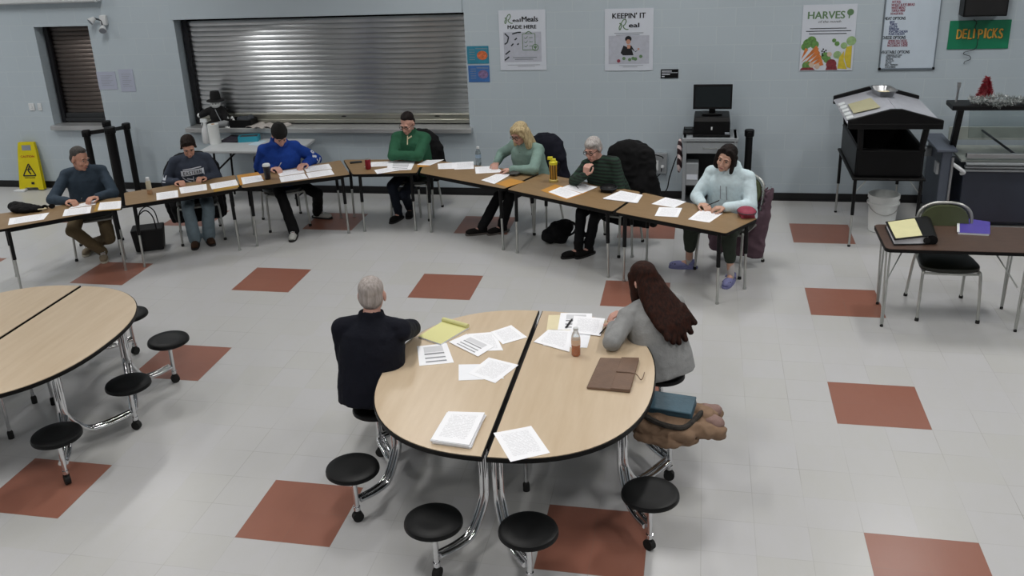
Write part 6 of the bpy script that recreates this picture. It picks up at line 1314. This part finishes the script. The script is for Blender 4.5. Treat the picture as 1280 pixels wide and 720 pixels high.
# 9 long-haired woman
r9 = 211; l9 = (-1.19, -4.49)
p9 = person('woman with long auburn hair in a light grey sweater, seen from behind, elbow on table', l9, r9, elb=(at(768, 423, .775), V((-1.21, -4.17, .70))), seat=SZ, k=1.0, lean=15, side=6, head=(16, 12, 4), hands=(at(768, 394, HZ), V((-1.44, -4.24, HZ))), feet=((-1.62, -4.30, 0), (-1.42, -4.16, 0)),
            tops=('sweater', cloth('light_grey_knit', '#8f9090', bump=.3, bscale=80)), pants=('trousers', cloth('charcoal_trousers', '#191a1d')), shoe=('shoe', cloth('dark_flat', '#15130f'), SOLE_B), sk=SK_C, hair='long', hairm=RED, bulk=1.2, elbow=(V((.5, .0, -.8)), V((-.6, .3, -.6))), vox=.006, cvox=.010)
# ------------------------------------------------------------------ jackets on chairs, coat and bag on a stool
BJ = cloth('black_jacket_cloth', '#08080a', bump=.3, bscale=30); NJ = cloth('navy_jacket_cloth', '#0c0e1b', bump=.3, bscale=30); MJ = cloth('maroon_coat_cloth', '#58454e', bump=.35, bscale=25)
def on(l, rot, d=.03): p = V((l[0], l[1], 0)) + fwd(rot) * d; return (p.x, p.y)
jacket('black jacket over the chair back of the woman in the printed sweatshirt', on(l2, r2), r2, BJ, w=.30, top=.93, hem=.16, seed=2)
jacket('black jacket low on the chair back of the person in the beanie', on(l3, r3), r3, BJ, w=.25, top=.86, hem=.38, seed=4, sleeves=False)
jacket('black jacket over the chair back of the man in green', on(l4, r4), r4, BJ, w=.27, top=.95, hem=.38, seed=5)
jacket('navy jacket over the chair back of the blonde woman', on(l5, r5), r5, NJ, w=.27, top=.99, hem=.34, seed=6)
jacket('big black coat over the chair back of the grey-haired woman', (pc6.x + .07, pc6.y - .01), r6, BJ, w=.31, top=1.06, hem=.22, seed=7, bulk=.095)
jacket('maroon coat hanging low behind the chair of the woman in the pale hoodie', on(l7, r7), r7, MJ, w=.30, top=.56, hem=.10, seed=8, sleeves=False, bulk=.08, cat='coat', name='coat')
# coat bundle on the stool of the oval table
TAN = cloth('tan_corduroy', '#846c58', bump=.35, bscale=40)
sx, sy = CT.x + .965, CT.y + .0
t = thing('coat', 'folded tan coat heaped on the stool right of the oval table', 'coat', (sx, sy, .392))
g = G(); g.ell((.03, 0, .05), (.25, .15, .055)); g.ell((-.1, .02, .06), (.14, .13, .05)); g.cap((.12, -.1, .05), (.29, -.06, .02), .05, .05); g.cap((.13, .07, .09), (.24, .0, .08), .045, .05); g.cap((-.16, -.08, .03), (.12, -.15, .03), .045, .04); g.ell((-.02, -.02, -.03), (.22, .17, .05)); g.cap((.12, .11, .06), (.27, .08, .06), .04, .045)
link_mesh('coat_cloth', remesh(g, .009, 3, .5, .016, 11, 3), TAN, t, smooth=180)
g = G(); g.cap((.24, -.02, .07), (.275, -.035, .06), .047, .05); g.cap((.22, .075, .09), (.27, .07, .09), .04, .04); link_mesh('pink_lining', remesh(g, .008, 2, .5, .006, 14), cloth('dusty_pink_lining', '#8d746d'), t, smooth=180)
g = G(); g.tube(spl([(-.2, .08, .10), (-.17, -.04, .10), (-.06, -.13, .09), (.08, -.15, .085), (.16, -.06, .11), (.2, .02, .12)], 6), .017, 8); plab(g.obj('fur_trim', mat('dark_print_trim', '#2e2a26', .9, var=.5, vscale=50), t), 'dark patterned trim')
g = G(); g.tube([(-.04, -.1, .0), (-.045, -.11, -.14)], .005, 5); g.obj('drawcord', 'inkd', t)
TB = mat('teal_leather', '#33505e', .45, var=.18, vscale=10, bump=.15, bscale=50)
t = thing('clutch_bag', 'dark teal leather bag lying on the tan coat', 'bag', (sx + .01, sy + .02, .392 + .115), R(-10)); TT = M.Rotation(R(10), 4, 'X')
g = G(); g.hexa([(-.14, -.085, .0), (.14, -.085, .0), (.14, .085, .0), (-.14, .085, .0)], [(-.13, -.08, .05), (.13, -.08, .05), (.13, .08, .05), (-.13, .08, .05)], TT); g.obj('bag_body', TB, t, smooth=0, bevel=.014, seg=3)
g = G(); g.hexa([(-.136, -.092, .046), (.136, -.092, .046), (.136, .082, .046), (-.136, .082, .046)], [(-.132, -.088, .056), (.132, -.088, .056), (.132, .08, .056), (-.132, .08, .056)], TT); g.obj('flap', TB, t, smooth=0, bevel=.005)

# ------------------------------------------------------------------ light and view
w = bpy.data.worlds.new('world'); S.world = w; w.use_nodes = True; w.node_tree.nodes['Background'].inputs[0].default_value = (.02, .021, .022, 1)
S.view_settings.view_transform = 'Standard'; S.view_settings.look = 'None'; S.view_settings.gamma = 1; S.view_settings.use_curve_mapping = False; S.view_settings.exposure = EXPO
S.cycles.use_denoising = True; S.cycles.max_bounces = 8; S.cycles.sample_clamp_indirect = 6
